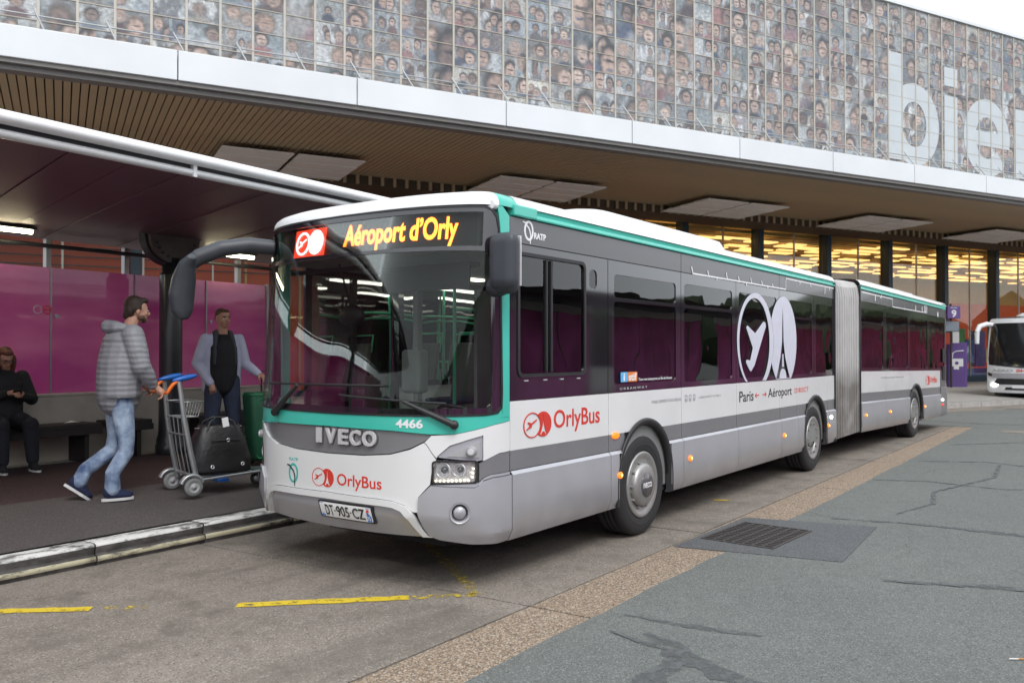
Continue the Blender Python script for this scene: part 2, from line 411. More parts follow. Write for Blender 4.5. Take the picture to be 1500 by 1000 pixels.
m_iron = M('drain_iron', (.075, .066, .062), .6, metal=.3, var=.3, vs=30)
m_cigw = M('cigarette_white', (.7, .68, .64), .8, var=.05); m_cigo = M('cigarette_filter', (.55, .25, .10), .8, var=.1)

def worn(name, col, lo=.42, hi=.58, scale=9., under=(.12, .11, .1)):
    """paint worn through to what lies under it: holes where the paint is gone"""
    m = bpy.data.materials.new(name); m.use_nodes = True
    n = m.node_tree.nodes; l = m.node_tree.links; b = n['Principled BSDF']; b.inputs['Roughness'].default_value = .6
    g = n.new('ShaderNodeNewGeometry'); q = n.new('ShaderNodeTexNoise'); q.inputs['Scale'].default_value = scale; q.inputs['Detail'].default_value = 8; q.inputs['Roughness'].default_value = .7
    l.new(g.outputs['Position'], q.inputs['Vector'])
    mr = n.new('ShaderNodeMapRange'); mr.inputs['From Min'].default_value = lo; mr.inputs['From Max'].default_value = hi; l.new(q.outputs['Fac'], mr.inputs['Value'])
    b.inputs['Base Color'].default_value = (*col, 1); l.new(mr.outputs[0], b.inputs['Alpha']); return m
m_yellow = worn('yellow_paint_worn', (.64, .47, .03), .34, .48, 15.)
m_tarw = worn('tar_worn', (.100, .105, .108), .36, .58, 7.)
m_yellow2 = worn('yellow_paint_faded', (.56, .42, .04), .48, .62, 15.)
def kerbmat(name, col, lo, hi, dark):
    m = bpy.data.materials.new(name); m.use_nodes = True
    n = m.node_tree.nodes; l = m.node_tree.links; b = n['Principled BSDF']; b.inputs['Roughness'].default_value = .75
    g = n.new('ShaderNodeNewGeometry'); q = n.new('ShaderNodeTexNoise'); q.inputs['Scale'].default_value = 9; q.inputs['Detail'].default_value = 9; q.inputs['Roughness'].default_value = .72
    mp = n.new('ShaderNodeMapping'); mp.inputs['Scale'].default_value = (1, .35, 1); l.new(g.outputs['Position'], mp.inputs[0]); l.new(mp.outputs[0], q.inputs['Vector'])
    rp = n.new('ShaderNodeValToRGB'); rp.color_ramp.elements[0].position = lo; rp.color_ramp.elements[1].position = hi
    rp.color_ramp.elements[0].color = (*dark, 1); rp.color_ramp.elements[1].color = (*col, 1)
    l.new(q.outputs['Fac'], rp.inputs[0]); l.new(rp.outputs[0], b.inputs['Base Color'])
    bp = n.new('ShaderNodeBump'); bp.inputs['Strength'].default_value = .5; bp.inputs['Distance'].default_value = .01; l.new(q.outputs['Fac'], bp.inputs['Height']); l.new(bp.outputs[0], b.inputs['Normal'])
    return m
m_kwhite = kerbmat('kerb_white_paint', (.60, .60, .58), .42, .52, (.10, .095, .09))
m_kface = kerbmat('kerb_face', (.10, .095, .09), .45, .62, (.045, .042, .04))
m_kcream = kerbmat('kerb_cream_rail', (.42, .39, .27), .40, .52, (.07, .065, .06))

m_kpale = kerbmat('kerb_pale', (.42, .41, .39), .30, .62, (.27, .26, .25))
# ---------------------------------------------------------------- ground
b = MB(); b.add([(-900, -900, -.12), (900, -900, -.12), (900, 900, -.12), (-900, 900, -.12)], [(0, 1, 2, 3)])
tag(b.build('ground', m_asph), kind='structure')

def pavz(x):                     # the pavement climbs gently from the kerb to the shelter
    d = -3.09 - x
    if d <= 0: return .17
    return .17 + min(d, 1.9) * .052 + max(0, d - 1.9) * .012
# asphalt road, ragged where it was laid against the aggregate strip
def ragged(y): return .875 + .035 * noise.noise(Vector((y * 1.3, 3.1, 0))) + .018 * noise.noise(Vector((y * 7, 1.1, 0))) + (-.0 if y < 5 else -.012 * (y - 5) * .5)
road = empty('asphalt_road', kind='structure')
ys = [-12 + .12 * i for i in range(int(29.4 / .12) + 1)]
V = []; F = []
for i, y in enumerate(ys): V += [(ragged(y), y, .004), (ragged(y) - .004, y, -.03), (26, y, .004)]
for i in range(len(ys) - 1): F += [(3*i, 3*i + 2, 3*i + 5, 3*i + 3), (3*i + 1, 3*i, 3*i + 3, 3*i + 4)]
mesh_obj('asphalt_surface', V, F, m_asph, road)
b = MB(); b.add([(-3.09, 17.45, .004), (26, 17.45, .004), (60, 80, .004), (-3.0, 80, .004)], [(0, 1, 2, 3)])
b.add([(ragged(17.45) , 17.4, .004), (26, 17.4, .004), (26, 17.46, .004), (-3.09, 17.46, .004), (-3.09, 17.44, .004)], [(0, 1, 2, 3, 4)])
b.build('asphalt_surface', m_asph, road)
def strip(name, pts, ws, mat, parent, z=.008, th=.006, seg=.05, jag=.3):
    """a flat band along a broken line with a ragged edge"""
    P = [Vector((*p, 0)) for p in pts]; Q = []
    for i in range(len(P) - 1):
        k = max(1, int((P[i+1] - P[i]).length / seg))
        for j in range(k): Q.append((P[i].lerp(P[i+1], j / k), ws[i] + (ws[i+1] - ws[i]) * j / k))
    Q.append((P[-1], ws[-1])); V = []; F = []
    for i, (p, w) in enumerate(Q):
        d = (Q[min(i+1, len(Q)-1)][0] - Q[max(i-1, 0)][0]).normalized(); s_ = Vector((-d.y, d.x, 0))
        a1 = 1 + jag * noise.noise(p * 9 + Vector((5, 0, 0))); a2 = 1 + jag * noise.noise(p * 9 + Vector((0, 7, 3)))
        V += [p + s_ * w * .5 * a1 + Vector((0, 0, z)), p - s_ * w * .5 * a2 + Vector((0, 0, z))]
    for i in range(len(Q) - 1): F.append((2*i + 1, 2*i + 3, 2*i + 2, 2*i))
    return mesh_obj(name, V, F, mat, parent)
for pts, ws in [([(1.02, .42), (1.45, .44), (1.9, .53)], [.02, .09, .03]),
                ([(1.30, .16), (1.5, .06), (1.72, -.10), (2.15, -.26), (2.6, -.4)], [.04, .15, .19, .15, .12]),
                ([(1.62, -.06), (1.66, -.3), (1.66, -.7), (1.75, -1.3)], [.05, .14, .16, .13]),
                ([(1.1, .08), (1.35, .0), (1.58, -.02)], [.03, .05, .06]),
                ([(1.2, 4.55), (2.0, 4.75), (2.9, 4.73), (4.1, 4.9)], [.05, .10, .13, .12]),
                ([(2.2, 2.3), (3.0, 2.62), (3.9, 2.8), (5, 3.1)], [.06, .14, .17, .16]),
                ([(.9, 7.6), (1.5, 7.9), (2.4, 7.7), (3.2, 8.2)], [.04, .06, .05, .04]),
                ([(1.0, 10.1), (1.9, 10.6), (2.6, 10.3), (4.2, 11.2)], [.05, .07, .06, .05]),
                ([(1.7, 5.2), (1.9, 6.1), (1.75, 7.0), (2.2, 8.8), (2.1, 10.4)], [.03, .05, .05, .06, .04]),
                ([(1.0, 13.0), (2.2, 14.4), (2.4, 16.3), (4.0, 17.2)], [.06, .09, .09, .06]),
                ([(-2.8, 18.2), (-1, 18.9), (1.2, 18.5), (3.5, 19.6)], [.05, .10, .10, .07])]:
    _tz = globals().get('_tz', .007) + .0006; strip('tar_seam', pts, ws, m_tarw, road, z=_tz, jag=.8)
b = MB(); b.prism(rrect(1.45, 16.35, 2.15, 16.95, .04), -.02, .010); b.build('manhole_cover', m_conc, road)
def quadbox(name, pts, z0, z1, mat, parent):
    b = MB(); b.prism(pts, z0, z1); return b.build(name, mat, parent)

# concrete bay: separate slabs with open joints, then the exposed aggregate strip
bay = empty('bus_bay', kind='structure')
yj = [-8.9, -5.9, -2.9, .12, 3.02, 6.45, 9.6, 12.7, 15.8, 17.44]
b = MB(); b.box((-3.09, -9, -.1), (.95, 17.44, -.035)); b.build('joint_bed', m_joint, bay)
for i in range(len(yj) - 1):
    y0, y1 = yj[i] + .011, yj[i+1] - .011
    # the cross joint kicks slightly as in the bay
    k0 = .10 if i else 0; k1 = .10
    quadbox('concrete_slab', [(-3.085, y0 - k0), (.388, y0 + k0), (.388, y1 + k1), (-3.085, y1 - k1)], -.08, .0 + random.uniform(-.002, .002), m_conc, bay)
    quadbox('aggregate_strip', [(.408, y0 + k0), (.95, y0 + k0 + .02), (.95, y1 + k1 + .02), (.408, y1 + k1)], -.08, .001, m_aggr, bay)
for pts, ws, mt in [([(-1.23, -.94), (-.8, -.52), (-.40, -.12)], [.10, .11, .10], m_yellow),
                    ([(-.40, -.12), (-.26, .02), (-.06, .22)], [.10, .09, .09], m_yellow2),
                    ([(-.06, .22), (-.42, .5), (-.85, .80), (-1.5, 1.3), (-2.9, 2.3)], [.10, .09, .10, .1, .1], m_yellow2),
                    ([(-2.95, -2.45), (-2.4, -1.96), (-1.95, -1.57)], [.10, .10, .09], m_yellow),
                    ([(-1.9, -1.50), (-1.68, -1.34)], [.07, .08], m_yellow2),
                    ([(-.22, 4.88), (-.06, 4.97)], [.07, .07], m_yellow)]:
    strip('yellow_marking', pts, ws, mt, bay, z=.005, jag=.25)

# drain: mortar patch and cast-iron grating
dp = tag(quadbox('mortar_patch', [(.43, 2.41), (1.80, 2.70), (1.69, 4.36), (.46, 4.06)], -.02, .010, m_patch, None), kind='structure')
dr = empty('drain_grate', (.87, 3.30, .012), R(-3), 'rusty rectangular iron drain grating with rows of slots, set in a grey mortar patch', 'drain grate')
HW, HL = .345, .48
b = MB(); b.box((-HW + .02, -HL + .02, -.03), (HW - .02, HL - .02, -.0008)); b.build('sump', m_blackin, dr)
b = MB()
for s_ in (-1, 1): b.box((s_*HW, -HL, -.006), (s_*(HW - .022), HL, .006)); b.box((-HW + .022, s_*HL, -.006), (HW - .022, s_*(HL - .022), .006))
b.build('frame', m_iron, dr)
for i in range(1, 13):
    y = -HL + .022 + (2*HL - .044) * i / 13
    b = MB(); b.box((-HW + .022, y - .010, -.004), (HW - .022, y + .010, .005)); b.build('bar', m_iron, dr)
for j in range(1, 7):
    x = -HW + .022 + (2*HW - .044) * j / 7
    b = MB(); b.box((x - .011, -HL + .022, -.004), (x + .011, HL - .022, .0035)); b.build('cross_bar', m_iron, dr)
c = empty('cigarette_butt', (3.16, .95, .012), .6, 'tiny white cigarette butt with orange filter lying on the asphalt', 'litter')
b = MB(); b.tube([(0, 0, 0), (.05, .0, 0)], .0045, 8); b.build('paper', m_cigw, c)
b = MB(); b.tube([(.051, 0, 0), (.078, 0, 0)], .0047, 8); b.build('filter', m_cigo, c)

# kerb: one object per stone, profile with a projecting guide rail
kerb = empty('kerb', kind='structure')
prof = [(-3.30, .172), (-3.125, .176), (-3.100, .166), (-3.094, .150), (-3.100, .100), (-3.104, .086), (-3.076, .076), (-3.066, .060), (-3.066, .036), (-3.080, .026), (-3.082, -.03)]
pm = [0, 0, 0, 1, 1, 1, 2, 2, 1, 1]
yk = -8.93
while yk < 19.0:
    V = []; F = []; fm = []
    ya, yb = yk + .006, yk + .994; dz = random.uniform(-.003, .003); dx = random.uniform(-.003, .003)
    nseg = 8
    for s_ in range(nseg + 1):
        y = ya + (yb - ya) * s_ / nseg
        for q, (px, pz) in enumerate(prof):
            w = .0035 * noise.noise(Vector((q * 3.1, y * 5, 0)))
            V.append((px + dx + w, y, pz + dz + w * .7))
    k = len(prof)
    for s_ in range(nseg):
        for q in range(k - 1): F.append((s_*k + q, s_*k + q + 1, (s_+1)*k + q + 1, (s_+1)*k + q)); fm.append(pm[q])
    F = [tuple(reversed(f)) for f in F]
    F += [tuple(range(k)), tuple(reversed(range(nseg*k, nseg*k + k)))]; fm += [1, 1]
    F = [tuple(reversed(f)) for f in F]
    mesh_obj('kerb_stone', V, F, [m_kwhite, m_kface, m_kcream], kerb, fm, [True] * (len(F) - 2) + [False] * 2)
    yk += 1.0
# pavement
pav = empty('pavement', kind='structure')
BF_O = Vector((-13.777, 4.036, 0)); BA = R(-26.2)
bx = Vector((math.cos(BA), math.sin(BA), 0)); by = Vector((-math.sin(BA), math.cos(BA), 0))
def bw(x, y): p = BF_O + bx * x + by * y; return (p.x, p.y)
xs = [-3.31, -4.2, -5.0, -5.6, -7.45]
V = []; F = []; fm = []
for y in (-14, 19.6):
    for x in xs: V.append((x, y, pavz(x)))
n_ = len(xs)
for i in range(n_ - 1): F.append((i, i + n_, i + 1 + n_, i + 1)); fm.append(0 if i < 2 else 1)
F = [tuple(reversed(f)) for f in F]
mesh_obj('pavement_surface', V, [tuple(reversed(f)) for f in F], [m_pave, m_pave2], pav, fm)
# the terminal forecourt behind the shelter, running on to the right behind the road
c0 = bw(2.6, 15.6); c1 = bw(2.6, 75)
V = [(-7.45, -14, pavz(-7.45)), (-7.45, 19.6, pavz(-7.45)), (-3.31, 19.6, .17), (c1[0], c1[1], .15), (*bw(-30, 75), .15), (*bw(-30, -40), .2)]
mesh_obj('forecourt', V, [(0, 1, 2, 3, 4, 5)], m_fore, pav)
b = MB(); 
p0 = Vector((-3.31, 19.6, 0)); p1 = Vector((*c1, 0)); d_ = (p1 - p0).normalized(); s_ = Vector((d_.y, -d_.x, 0)) * .16
k = 0
while k < 40:
    a = p0 + d_ * (k * 1.0 + .01); e = p0 + d_ * (k + .99)
    b = MB(); b.prism([(a.x, a.y), (a.x + s_.x, a.y + s_.y), (e.x + s_.x, e.y + s_.y), (e.x, e.y)], -.02, .16); b.build('kerb_stone', m_kpale, kerb); k += 1
a = p0 + s_; e = p1 + s_
b = MB(); b.prism([(a.x, a.y), (a.x + s_.x * 7, a.y + s_.y * 7), (e.x + s_.x * 7, e.y + s_.y * 7), (e.x, e.y)], -.03, .009); b.build('gutter_strip', m_conc, road)

# ---------------------------------------------------------------- terminal building
def portrait_mat():
    m = bpy.data.materials.new('portrait_photo_print'); m.use_nodes = True
    n = m.node_tree.nodes; l = m.node_tree.links; P = n['Principled BSDF']
    P.inputs['Roughness'].default_value = .35; P.inputs['Specular IOR Level'].default_value = .4
    at = n.new('ShaderNodeAttribute'); at.attribute_name = 'rnd'
    uv = n.new('ShaderNodeUVMap'); uv.uv_map = 'UVMap'
    def vm(op, a, b_=None):
        q = n.new('ShaderNodeVectorMath'); q.operation = op
        for i, x in enumerate((a, b_)):
            if x is None: continue
            if hasattr(x, 'is_linked'): l.new(x, q.inputs[i])
            else: q.inputs[i].default_value = x
        return q
    def ma(op, a, b_=0., c=0., clamp=False):
        q = n.new('ShaderNodeMath'); q.operation = op; q.use_clamp = clamp
        for i, x in enumerate((a, b_, c)):
            if hasattr(x, 'is_linked'): l.new(x, q.inputs[i])
            else: q.inputs[i].default_value = x
        return q.outputs[0]
    def H(k):       # random colour and value per print
        a = vm('ADD', at.outputs['Color'], (k * 3.17, k * 1.31, k * .71))
        w = n.new('ShaderNodeTexWhiteNoise'); w.noise_dimensions = '3D'; l.new(a.outputs[0], w.inputs['Vector'])
        s = n.new('ShaderNodeSeparateColor'); l.new(w.outputs['Color'], s.inputs[0]); return s.outputs
    def ramp(f, cols):
        q = n.new('ShaderNodeValToRGB'); q.color_ramp.interpolation = 'LINEAR'
        while len(q.color_ramp.elements) < len(cols): q.color_ramp.elements.new(.5)
        for i, c in enumerate(cols): q.color_ramp.elements[i].position = i / (len(cols) - 1); q.color_ramp.elements[i].color = (*c, 1)
        l.new(f, q.inputs[0]); return q.outputs[0]
    def mix(f, a, b_):
        q = n.new('ShaderNodeMix'); q.data_type = 'RGBA'; l.new(f, q.inputs['Factor']); l.new(a, q.inputs[6]); l.new(b_, q.inputs[7]); return q.outputs[2]
    # wobble
    va = vm('ADD', uv.outputs[0], at.outputs['Color'])
    nz = n.new('ShaderNodeTexNoise'); nz.inputs['Scale'].default_value = 5; nz.inputs['Detail'].default_value = 4; l.new(vm('SCALE', va.outputs[0]).outputs[0], nz.inputs['Vector'])
    sc = vm('SCALE', va.outputs[0]); sc.inputs['Scale'].default_value = 1.7; l.new(sc.outputs[0], nz.inputs['Vector'])
    wob = vm('SUBTRACT', nz.outputs['Color'], (.5, .5, .5)); wb = vm('SCALE', wob.outputs[0]); wb.inputs['Scale'].default_value = .11
    U = vm('ADD', uv.outputs[0], wb.outputs[0]).outputs[0]
    h0 = H(0)
    bgc = ramp(h0[0], [(.02, .03, .05), (.30, .29, .27), (.04, .11, .13), (.60, .64, .68), (.10, .07, .05), (.05, .08, .16), (.62, .58, .46), (.02, .02, .025), (.36, .44, .52), (.22, .05, .04)])
    n2 = n.new('ShaderNodeTexNoise'); n2.inputs['Scale'].default_value = 3.2; n2.inputs['Detail'].default_value = 5
    a2 = vm('MULTIPLY', va.outputs[0], (1.0, .45, 1.)); l.new(a2.outputs[0], n2.inputs['Vector'])
    bg2 = ramp(h0[1], [(.55, .55, .50), (.03, .035, .05), (.32, .38, .42), (.70, .70, .70), (.08, .15, .16), (.02, .02, .03)])
    nf = n.new('ShaderNodeMapRange'); nf.inputs['From Min'].default_value = .44; nf.inputs['From Max'].default_value = .56; l.new(n2.outputs['Fac'], nf.inputs['Value'])
    col = mix(nf.outputs[0], bgc, bg2)
    skin = lambda f: ramp(f, [(.46, .27, .19), (.34, .18, .11), (.58, .38, .28), (.12, .06, .04), (.42, .26, .19), (.25, .13, .08)])
    hair = lambda f: ramp(f, [(.02, .016, .014), (.06, .03, .018), (.02, .018, .02), (.22, .14, .08), (.03, .02, .015), (.30, .28, .26)])
    cloth = lambda f: ramp(f, [(.025, .03, .045), (.45, .45, .46), (.04, .07, .16), (.02, .02, .02), (.30, .08, .07), (.10, .18, .24), (.30, .26, .22), (.03, .03, .04)])
    def inside(cx, cy, rx, ry, soft=.22):
        s = n.new('ShaderNodeSeparateXYZ'); l.new(U, s.inputs[0])
        dx = ma('DIVIDE', ma('SUBTRACT', s.outputs[0], cx), rx); dy = ma('DIVIDE', ma('SUBTRACT', s.outputs[1], cy), ry)
        d = ma('SQRT', ma('ADD', ma('MULTIPLY', dx, dx), ma('MULTIPLY', dy, dy)))
        q = n.new('ShaderNodeMapRange'); q.inputs['From Min'].default_value = 1 - soft; q.inputs['From Max'].default_value = 1 + soft
        q.inputs['To Min'].default_value = 1; q.inputs['To Max'].default_value = 0; l.new(d, q.inputs['Value']); return q.outputs[0]
    for i in range(3):
        h = H(10 + i * 7); g = H(13 + i * 7)
        base = (.28, .72, .5)[i]
        cx = ma('ADD', base, ma('MULTIPLY', ma('SUBTRACT', h[0], .5), .34))
        cy = ma('ADD', (.56, .50, .40)[i], ma('MULTIPLY', ma('SUBTRACT', h[1], .5), .34))
        r = ma('ADD', (.13, .13, .19)[i], ma('MULTIPLY', ma('MULTIPLY', h[2], h[2]), .16)); ry = ma('MULTIPLY', r, 1.45)
        on = ma('GREATER_THAN', g[0], (.15, .42, .55)[i])
        for (mask, c) in ((inside(cx, ma('SUBTRACT', cy, ma('MULTIPLY', r, 4.0)), ma('MULTIPLY', r, 2.1), ma('MULTIPLY', r, 2.7)), cloth(g[1])),
                          (inside(cx, ma('ADD', cy, ma('MULTIPLY', r, .22)), ma('MULTIPLY', r, 1.28), ma('MULTIPLY', r, 1.75)), hair(g[2])),
                          (inside(cx, ma('SUBTRACT', cy, ma('MULTIPLY', r, .12)), ma('MULTIPLY', r, .92), ma('MULTIPLY', r, 1.28), .2), skin(h[0])),
                          (inside(cx, ma('SUBTRACT', cy, ma('MULTIPLY', r, -.12)), ma('MULTIPLY', r, .62), ma('MULTIPLY', r, .13), .5), hair(g[2])),
                          (inside(cx, ma('SUBTRACT', cy, ma('MULTIPLY', r, .75)), ma('MULTIPLY', r, .36), ma('MULTIPLY', r, .12), .5), cloth(h[0]))):
            f = ma('MULTIPLY', mask, on)
            col = mix(f, col, c)
    # fine grain so that no patch of a print stays flat
    n3 = n.new('ShaderNodeTexNoise'); n3.inputs['Scale'].default_value = 9; n3.inputs['Detail'].default_value = 6; l.new(va.outputs[0], n3.inputs['Vector'])
    gr = n.new('ShaderNodeMapRange'); gr.inputs['From Min'].default_value = .3; gr.inputs['From Max'].default_value = .7; gr.inputs['To Min'].default_value = .60; gr.inputs['To Max'].default_value = 1.35; l.new(n3.outputs['Fac'], gr.inputs['Value'])
    gm = vm('SCALE', col); l.new(gr.outputs[0], gm.inputs['Scale']); col = gm.outputs[0]
    # haze of sky reflected in the glazing, put into the colour: flatter and paler
    hv = n.new('ShaderNodeHueSaturation'); hv.inputs['Saturation'].default_value = .70; hv.inputs['Value'].default_value = 1.0; l.new(col, hv.inputs['Color'])
    q = n.new('ShaderNodeMix'); q.data_type = 'RGBA'; q.inputs['Factor'].default_value = .13; l.new(hv.outputs[0], q.inputs[6]); q.inputs[7].default_value = (.40, .47, .56, 1)
    l.new(q.outputs[2], P.inputs['Base Color'])
    return m
m_photo = portrait_mat()

bld = empty('airport_terminal', (BF_O.x, BF_O.y, 0), BA, 'long airport terminal with a portrait mosaic facade above white balcony band and bronze soffit', 'building')
Y0, Y1 = -9.0, 52.0
def bbox(name, a, c, mat, bev=0., parent=bld):
    b = MB(); b.box(a, c, 0, bev); return b.build(name, mat, parent)
# white fascia panels ~4 m long with open joints
ysm = [2.2 + 3.98 * i for i in range(-3, 12)]
for i in range(len(ysm) - 1):
    bbox('fascia_panel', (-.14, ysm[i] + .012, 7.56), (0, ysm[i+1] - .012, 8.20), m_fascia, .012)
bbox('balcony_floor', (-1.35, Y0, 8.05), (-.10, Y1, 8.13), m_buildwall)
# stepped dark lip under the fascia
bbox('fascia_lip', (-.32, Y0, 7.47), (-.06, Y1, 7.557), m_fasciaedge)
bbox('fascia_lip', (-.52, Y0, 7.36), (-.20, Y1, 7.468), m_fasciaedge)
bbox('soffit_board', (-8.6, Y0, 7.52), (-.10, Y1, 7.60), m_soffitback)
sl = MB(); sl.box((-7.0, -.070, 7.40), (-.525, .070, 7.47)); 
first = None
y = -5.0; cnt = 0
while cnt < 294:
    if first is None: first = sl.build('soffit_slat', m_soffit, bld); o = first
    else: o = link(bpy.data.objects.new('soffit_slat', first.data), bld)
    o.location = (0, y, 0); y += .17; cnt += 1
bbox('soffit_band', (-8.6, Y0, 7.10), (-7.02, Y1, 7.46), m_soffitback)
# ribs in the dark recess over the hall glass
rb = MB(); rb.box((-7.0, -.05, 7.12), (-6.94, .05, 7.40)); rb0 = None
y = 0.
while y < 46:
    if rb0 is None: rb0 = rb.build('recess_rib', m_soffit, bld); o = rb0
    else: o = link(bpy.data.objects.new('recess_rib', rb0.data), bld)
    o.location = (0, y, 0); y += .42
# pale ceiling panels in pairs
for k in range(-1, 5):
    yr = 7.8 + 8.4 * k
    for j in (0, 1):
        ya = yr - 4.0 + j * 2.06; yb = ya + 1.94
        for t in range(4):
            x1 = -4.3 - t * .80; x0 = x1 - .78; z1 = 7.24 - t * .02
            bbox('ceiling_panel', (x0, ya, z1 - .02), (x1, yb, z1 + (.025)), m_lightpan, .008)
# mosaic wall behind the prints, mullions, transoms
bbox('facade_wall', (-2.2, Y0, 7.6), (-1.10, Y1, 14.18), m_buildwall)
PW = .735; PH = .545; PZ = 8.16; NR = 11; YP = 26.01 - PW * 49
ncol = int((Y1 - YP) / PW)
mu0 = None
for c in range(ncol + 1):
    if mu0 is None:
        b = MB(); b.box((-1.04, -.027, 8.14), (-.98, .027, 14.17)); mu0 = b.build('mullion', m_mull, bld); o = mu0
    else: o = link(bpy.data.objects.new('mullion', mu0.data), bld)
    o.location = (0, YP + c * PW, 0)
for r in range(NR + 1):
    bbox('transom', (-1.035, Y0, PZ + r * PH - .010), (-.990, Y1, PZ + r * PH + .010), m_trans)
cells = []
rr_ = random.Random(3); used = set()
for c in range(ncol):
    r = 0
    while r < NR:
        tall = rr_.random() < .16 and r < NR - 1
        cells.append((c, r, 2 if tall else 1)); r += 2 if tall else 1
def cell_quad(c, r, h):
    y0 = YP + c * PW + .02; y1 = YP + (c+1) * PW - .02; z0 = PZ + r * PH + .008; z1 = PZ + (r + h) * PH - .008
    return y0, y1, z0, z1
def vis(c, r):
    p = Vector((*bw(-1, YP + (c + .5) * PW), PZ + (r + .5) * PH)) - CAM
    a = R(35.905); X = p.x * math.cos(a) + p.y * math.sin(a); Z = -p.x * math.sin(a) + p.y * math.cos(a)
    return Z > 0 and -.63 < X / Z < .63 and p.z / Z < .44, Z
ranked = sorted((q for q in cells if vis(q[0], q[1])[0]), key=lambda q: vis(q[0], q[1])[1])
near = set(ranked[:298])
def photo_mesh(name, qs):
    V = []; F = []; U = []; C = []
    for (c, r, h) in qs:
        y0, y1, z0, z1 = cell_quad(c, r, h); b = len(V)
        # a cell is often two or four small prints
        cols = 1
        k = rr_.random(); 
        parts = [(y0, y1, z0, z1)] if (h == 2 or k < .62) else [(y0, (y0+y1)/2, z0, z1), ((y0+y1)/2, y1, z0, z1)]
        for (a, e, p, q) in parts:
            b = len(V); V += [(-1.005, a, p), (-1.005, e, p), (-1.005, e, q), (-1.005, a, q), (-1.03, a, p), (-1.03, e, p), (-1.03, e, q), (-1.03, a, q)]
            fs = [(0, 1, 2, 3), (4, 7, 6, 5), (0, 4, 5, 1), (1, 5, 6, 2), (2, 6, 7, 3), (3, 7, 4, 0)]
            rc = (rr_.random(), rr_.random(), rr_.random(), 1)
            ua = (e - a) / (q - p)
            uvs = {0: (0, 0), 1: (1, 0), 2: (1, 1), 3: (0, 1), 4: (0, 0), 5: (1, 0), 6: (1, 1), 7: (0, 1)}
            # close-ups, pairs and groups: crop differently
            z_ = rr_.choice((1., 1., 1.25, .8)) ; ox = (1 - z_) / 2; asp = max(.55, min(1.0, ua))
            for f in fs:
                F.append(tuple(b + i for i in f))
                for i in f: U.append((.5 + (uvs[i][0] - .5) * z_ * (asp if asp < .9 else 1) + (-.22 if asp < .9 else 0), ox + uvs[i][1] * z_)); C.append(rc)
    me = bpy.data.meshes.new(name); me.from_pydata(V, [], F); me.materials.append(m_photo)
    ul = me.uv_layers.new(name='UVMap'); ul.data.foreach_set('uv', [x for p in U for x in p])
    ca = me.color_attributes.new('rnd', 'FLOAT_COLOR', 'CORNER'); ca.data.foreach_set('color', [x for p in C for x in p])
    return link(bpy.data.objects.new(name, me), bld)
for q in ranked[:298]: photo_mesh('portrait_panel', [q])
tag(photo_mesh('portrait_panel', [q for q in cells if q not in near]), kind='stuff')
# big white letters printed over the mosaic
FB = lambda u, v, off: (-1.0 + off, u, v)
def letter(loops_list, name='letter'):
    for i, lp in enumerate(loops_list):
        V, F = flat2d([lp]); sheet(name, V, F, FB, .0065 + .0015 * i, .008, m_letter, bld, (None, None))
letter([[[(26.03, 8.62), (26.78, 8.62), (26.78, 12.45), (26.03, 12.45)]],
        [oval(27.42, 9.98, 1.36, 1.50, 56), oval(27.40, 9.98, .66, .82, 40)]], 'letter_b')
letter([[[(29.10, 8.62), (29.86, 8.62), (29.86, 11.30), (29.10, 11.30)]], [[(29.10, 11.66), (29.86, 11.66), (29.86, 12.36), (29.10, 12.36)]]], 'letter_i')
letter([[oval(31.65, 9.98, 1.42, 1.50, 60, 0, 325)[::1] + [(31.65 + .72*math.cos(R(325)), 9.98 + .80*math.sin(R(325)))] + oval(31.65, 9.98, .70, .80, 40, 320, 0) + [(32.30, 9.98)]],
        [[(30.9, 9.66), (33.05, 9.66), (33.07, 10.22), (30.9, 10.22)]]], 'letter_e')
letter([[[(33.45, 8.62), (34.2, 8.62), (34.2, 10.4), (34.5, 10.75), (34.95, 10.8), (35.2, 10.5), (35.2, 8.62), (35.95, 8.62), (35.95, 10.7), (35.6, 11.3), (35.0, 11.42), (34.5, 11.3), (34.15, 10.95), (34.15, 11.35), (33.45, 11.35)]]], 'letter_n')
# balcony rails with leaning stanchions
for z in (8.33, 8.60):
    b = MB(); b.tube([(-.42, Y0, z), (-.42, Y1, z)], .016, 6); b.build('balcony_rail', m_rail2, bld)
st0 = None
for i in range(-6, 36):
    if st0 is None:
        b = MB(); b.tube([(-.12, .16, 8.17), (-.42, -.05, 8.72)], .019, 6); st0 = b.build('stanchion', m_rail2, bld); o = st0
    else: o = link(bpy.data.objects.new('stanchion', st0.data), bld)
    o.location = (0, i * 1.33 + 2.2, 0)
# roof edge and its thin guard rail
b = MB(); b.prism([(-.93, 14.18), (-.93, 14.30), (-1.25, 14.62), (-2.4, 14.72), (-12, 14.75), (-12, 14.18)], Y0, Y1)
b.v = [Vector((p.x, p.z, p.y)) for p in b.v]; b.build('roof_edge', m_fascia, bld)
for z in (15.1,):
    b = MB(); b.tube([(-2.2, Y0, z), (-2.2, Y1, z)], .012, 5); b.build('roof_rail', m_rail2, bld)
for i in range(12):
    b = MB(); b.tube([(-2.2, 20 + i * 2.1, 14.68), (-2.2, 20 + i * 2.1, 15.12 + (.5 if i == 4 else 0))], .014, 5); b.build('rail_post', m_rail2, bld)
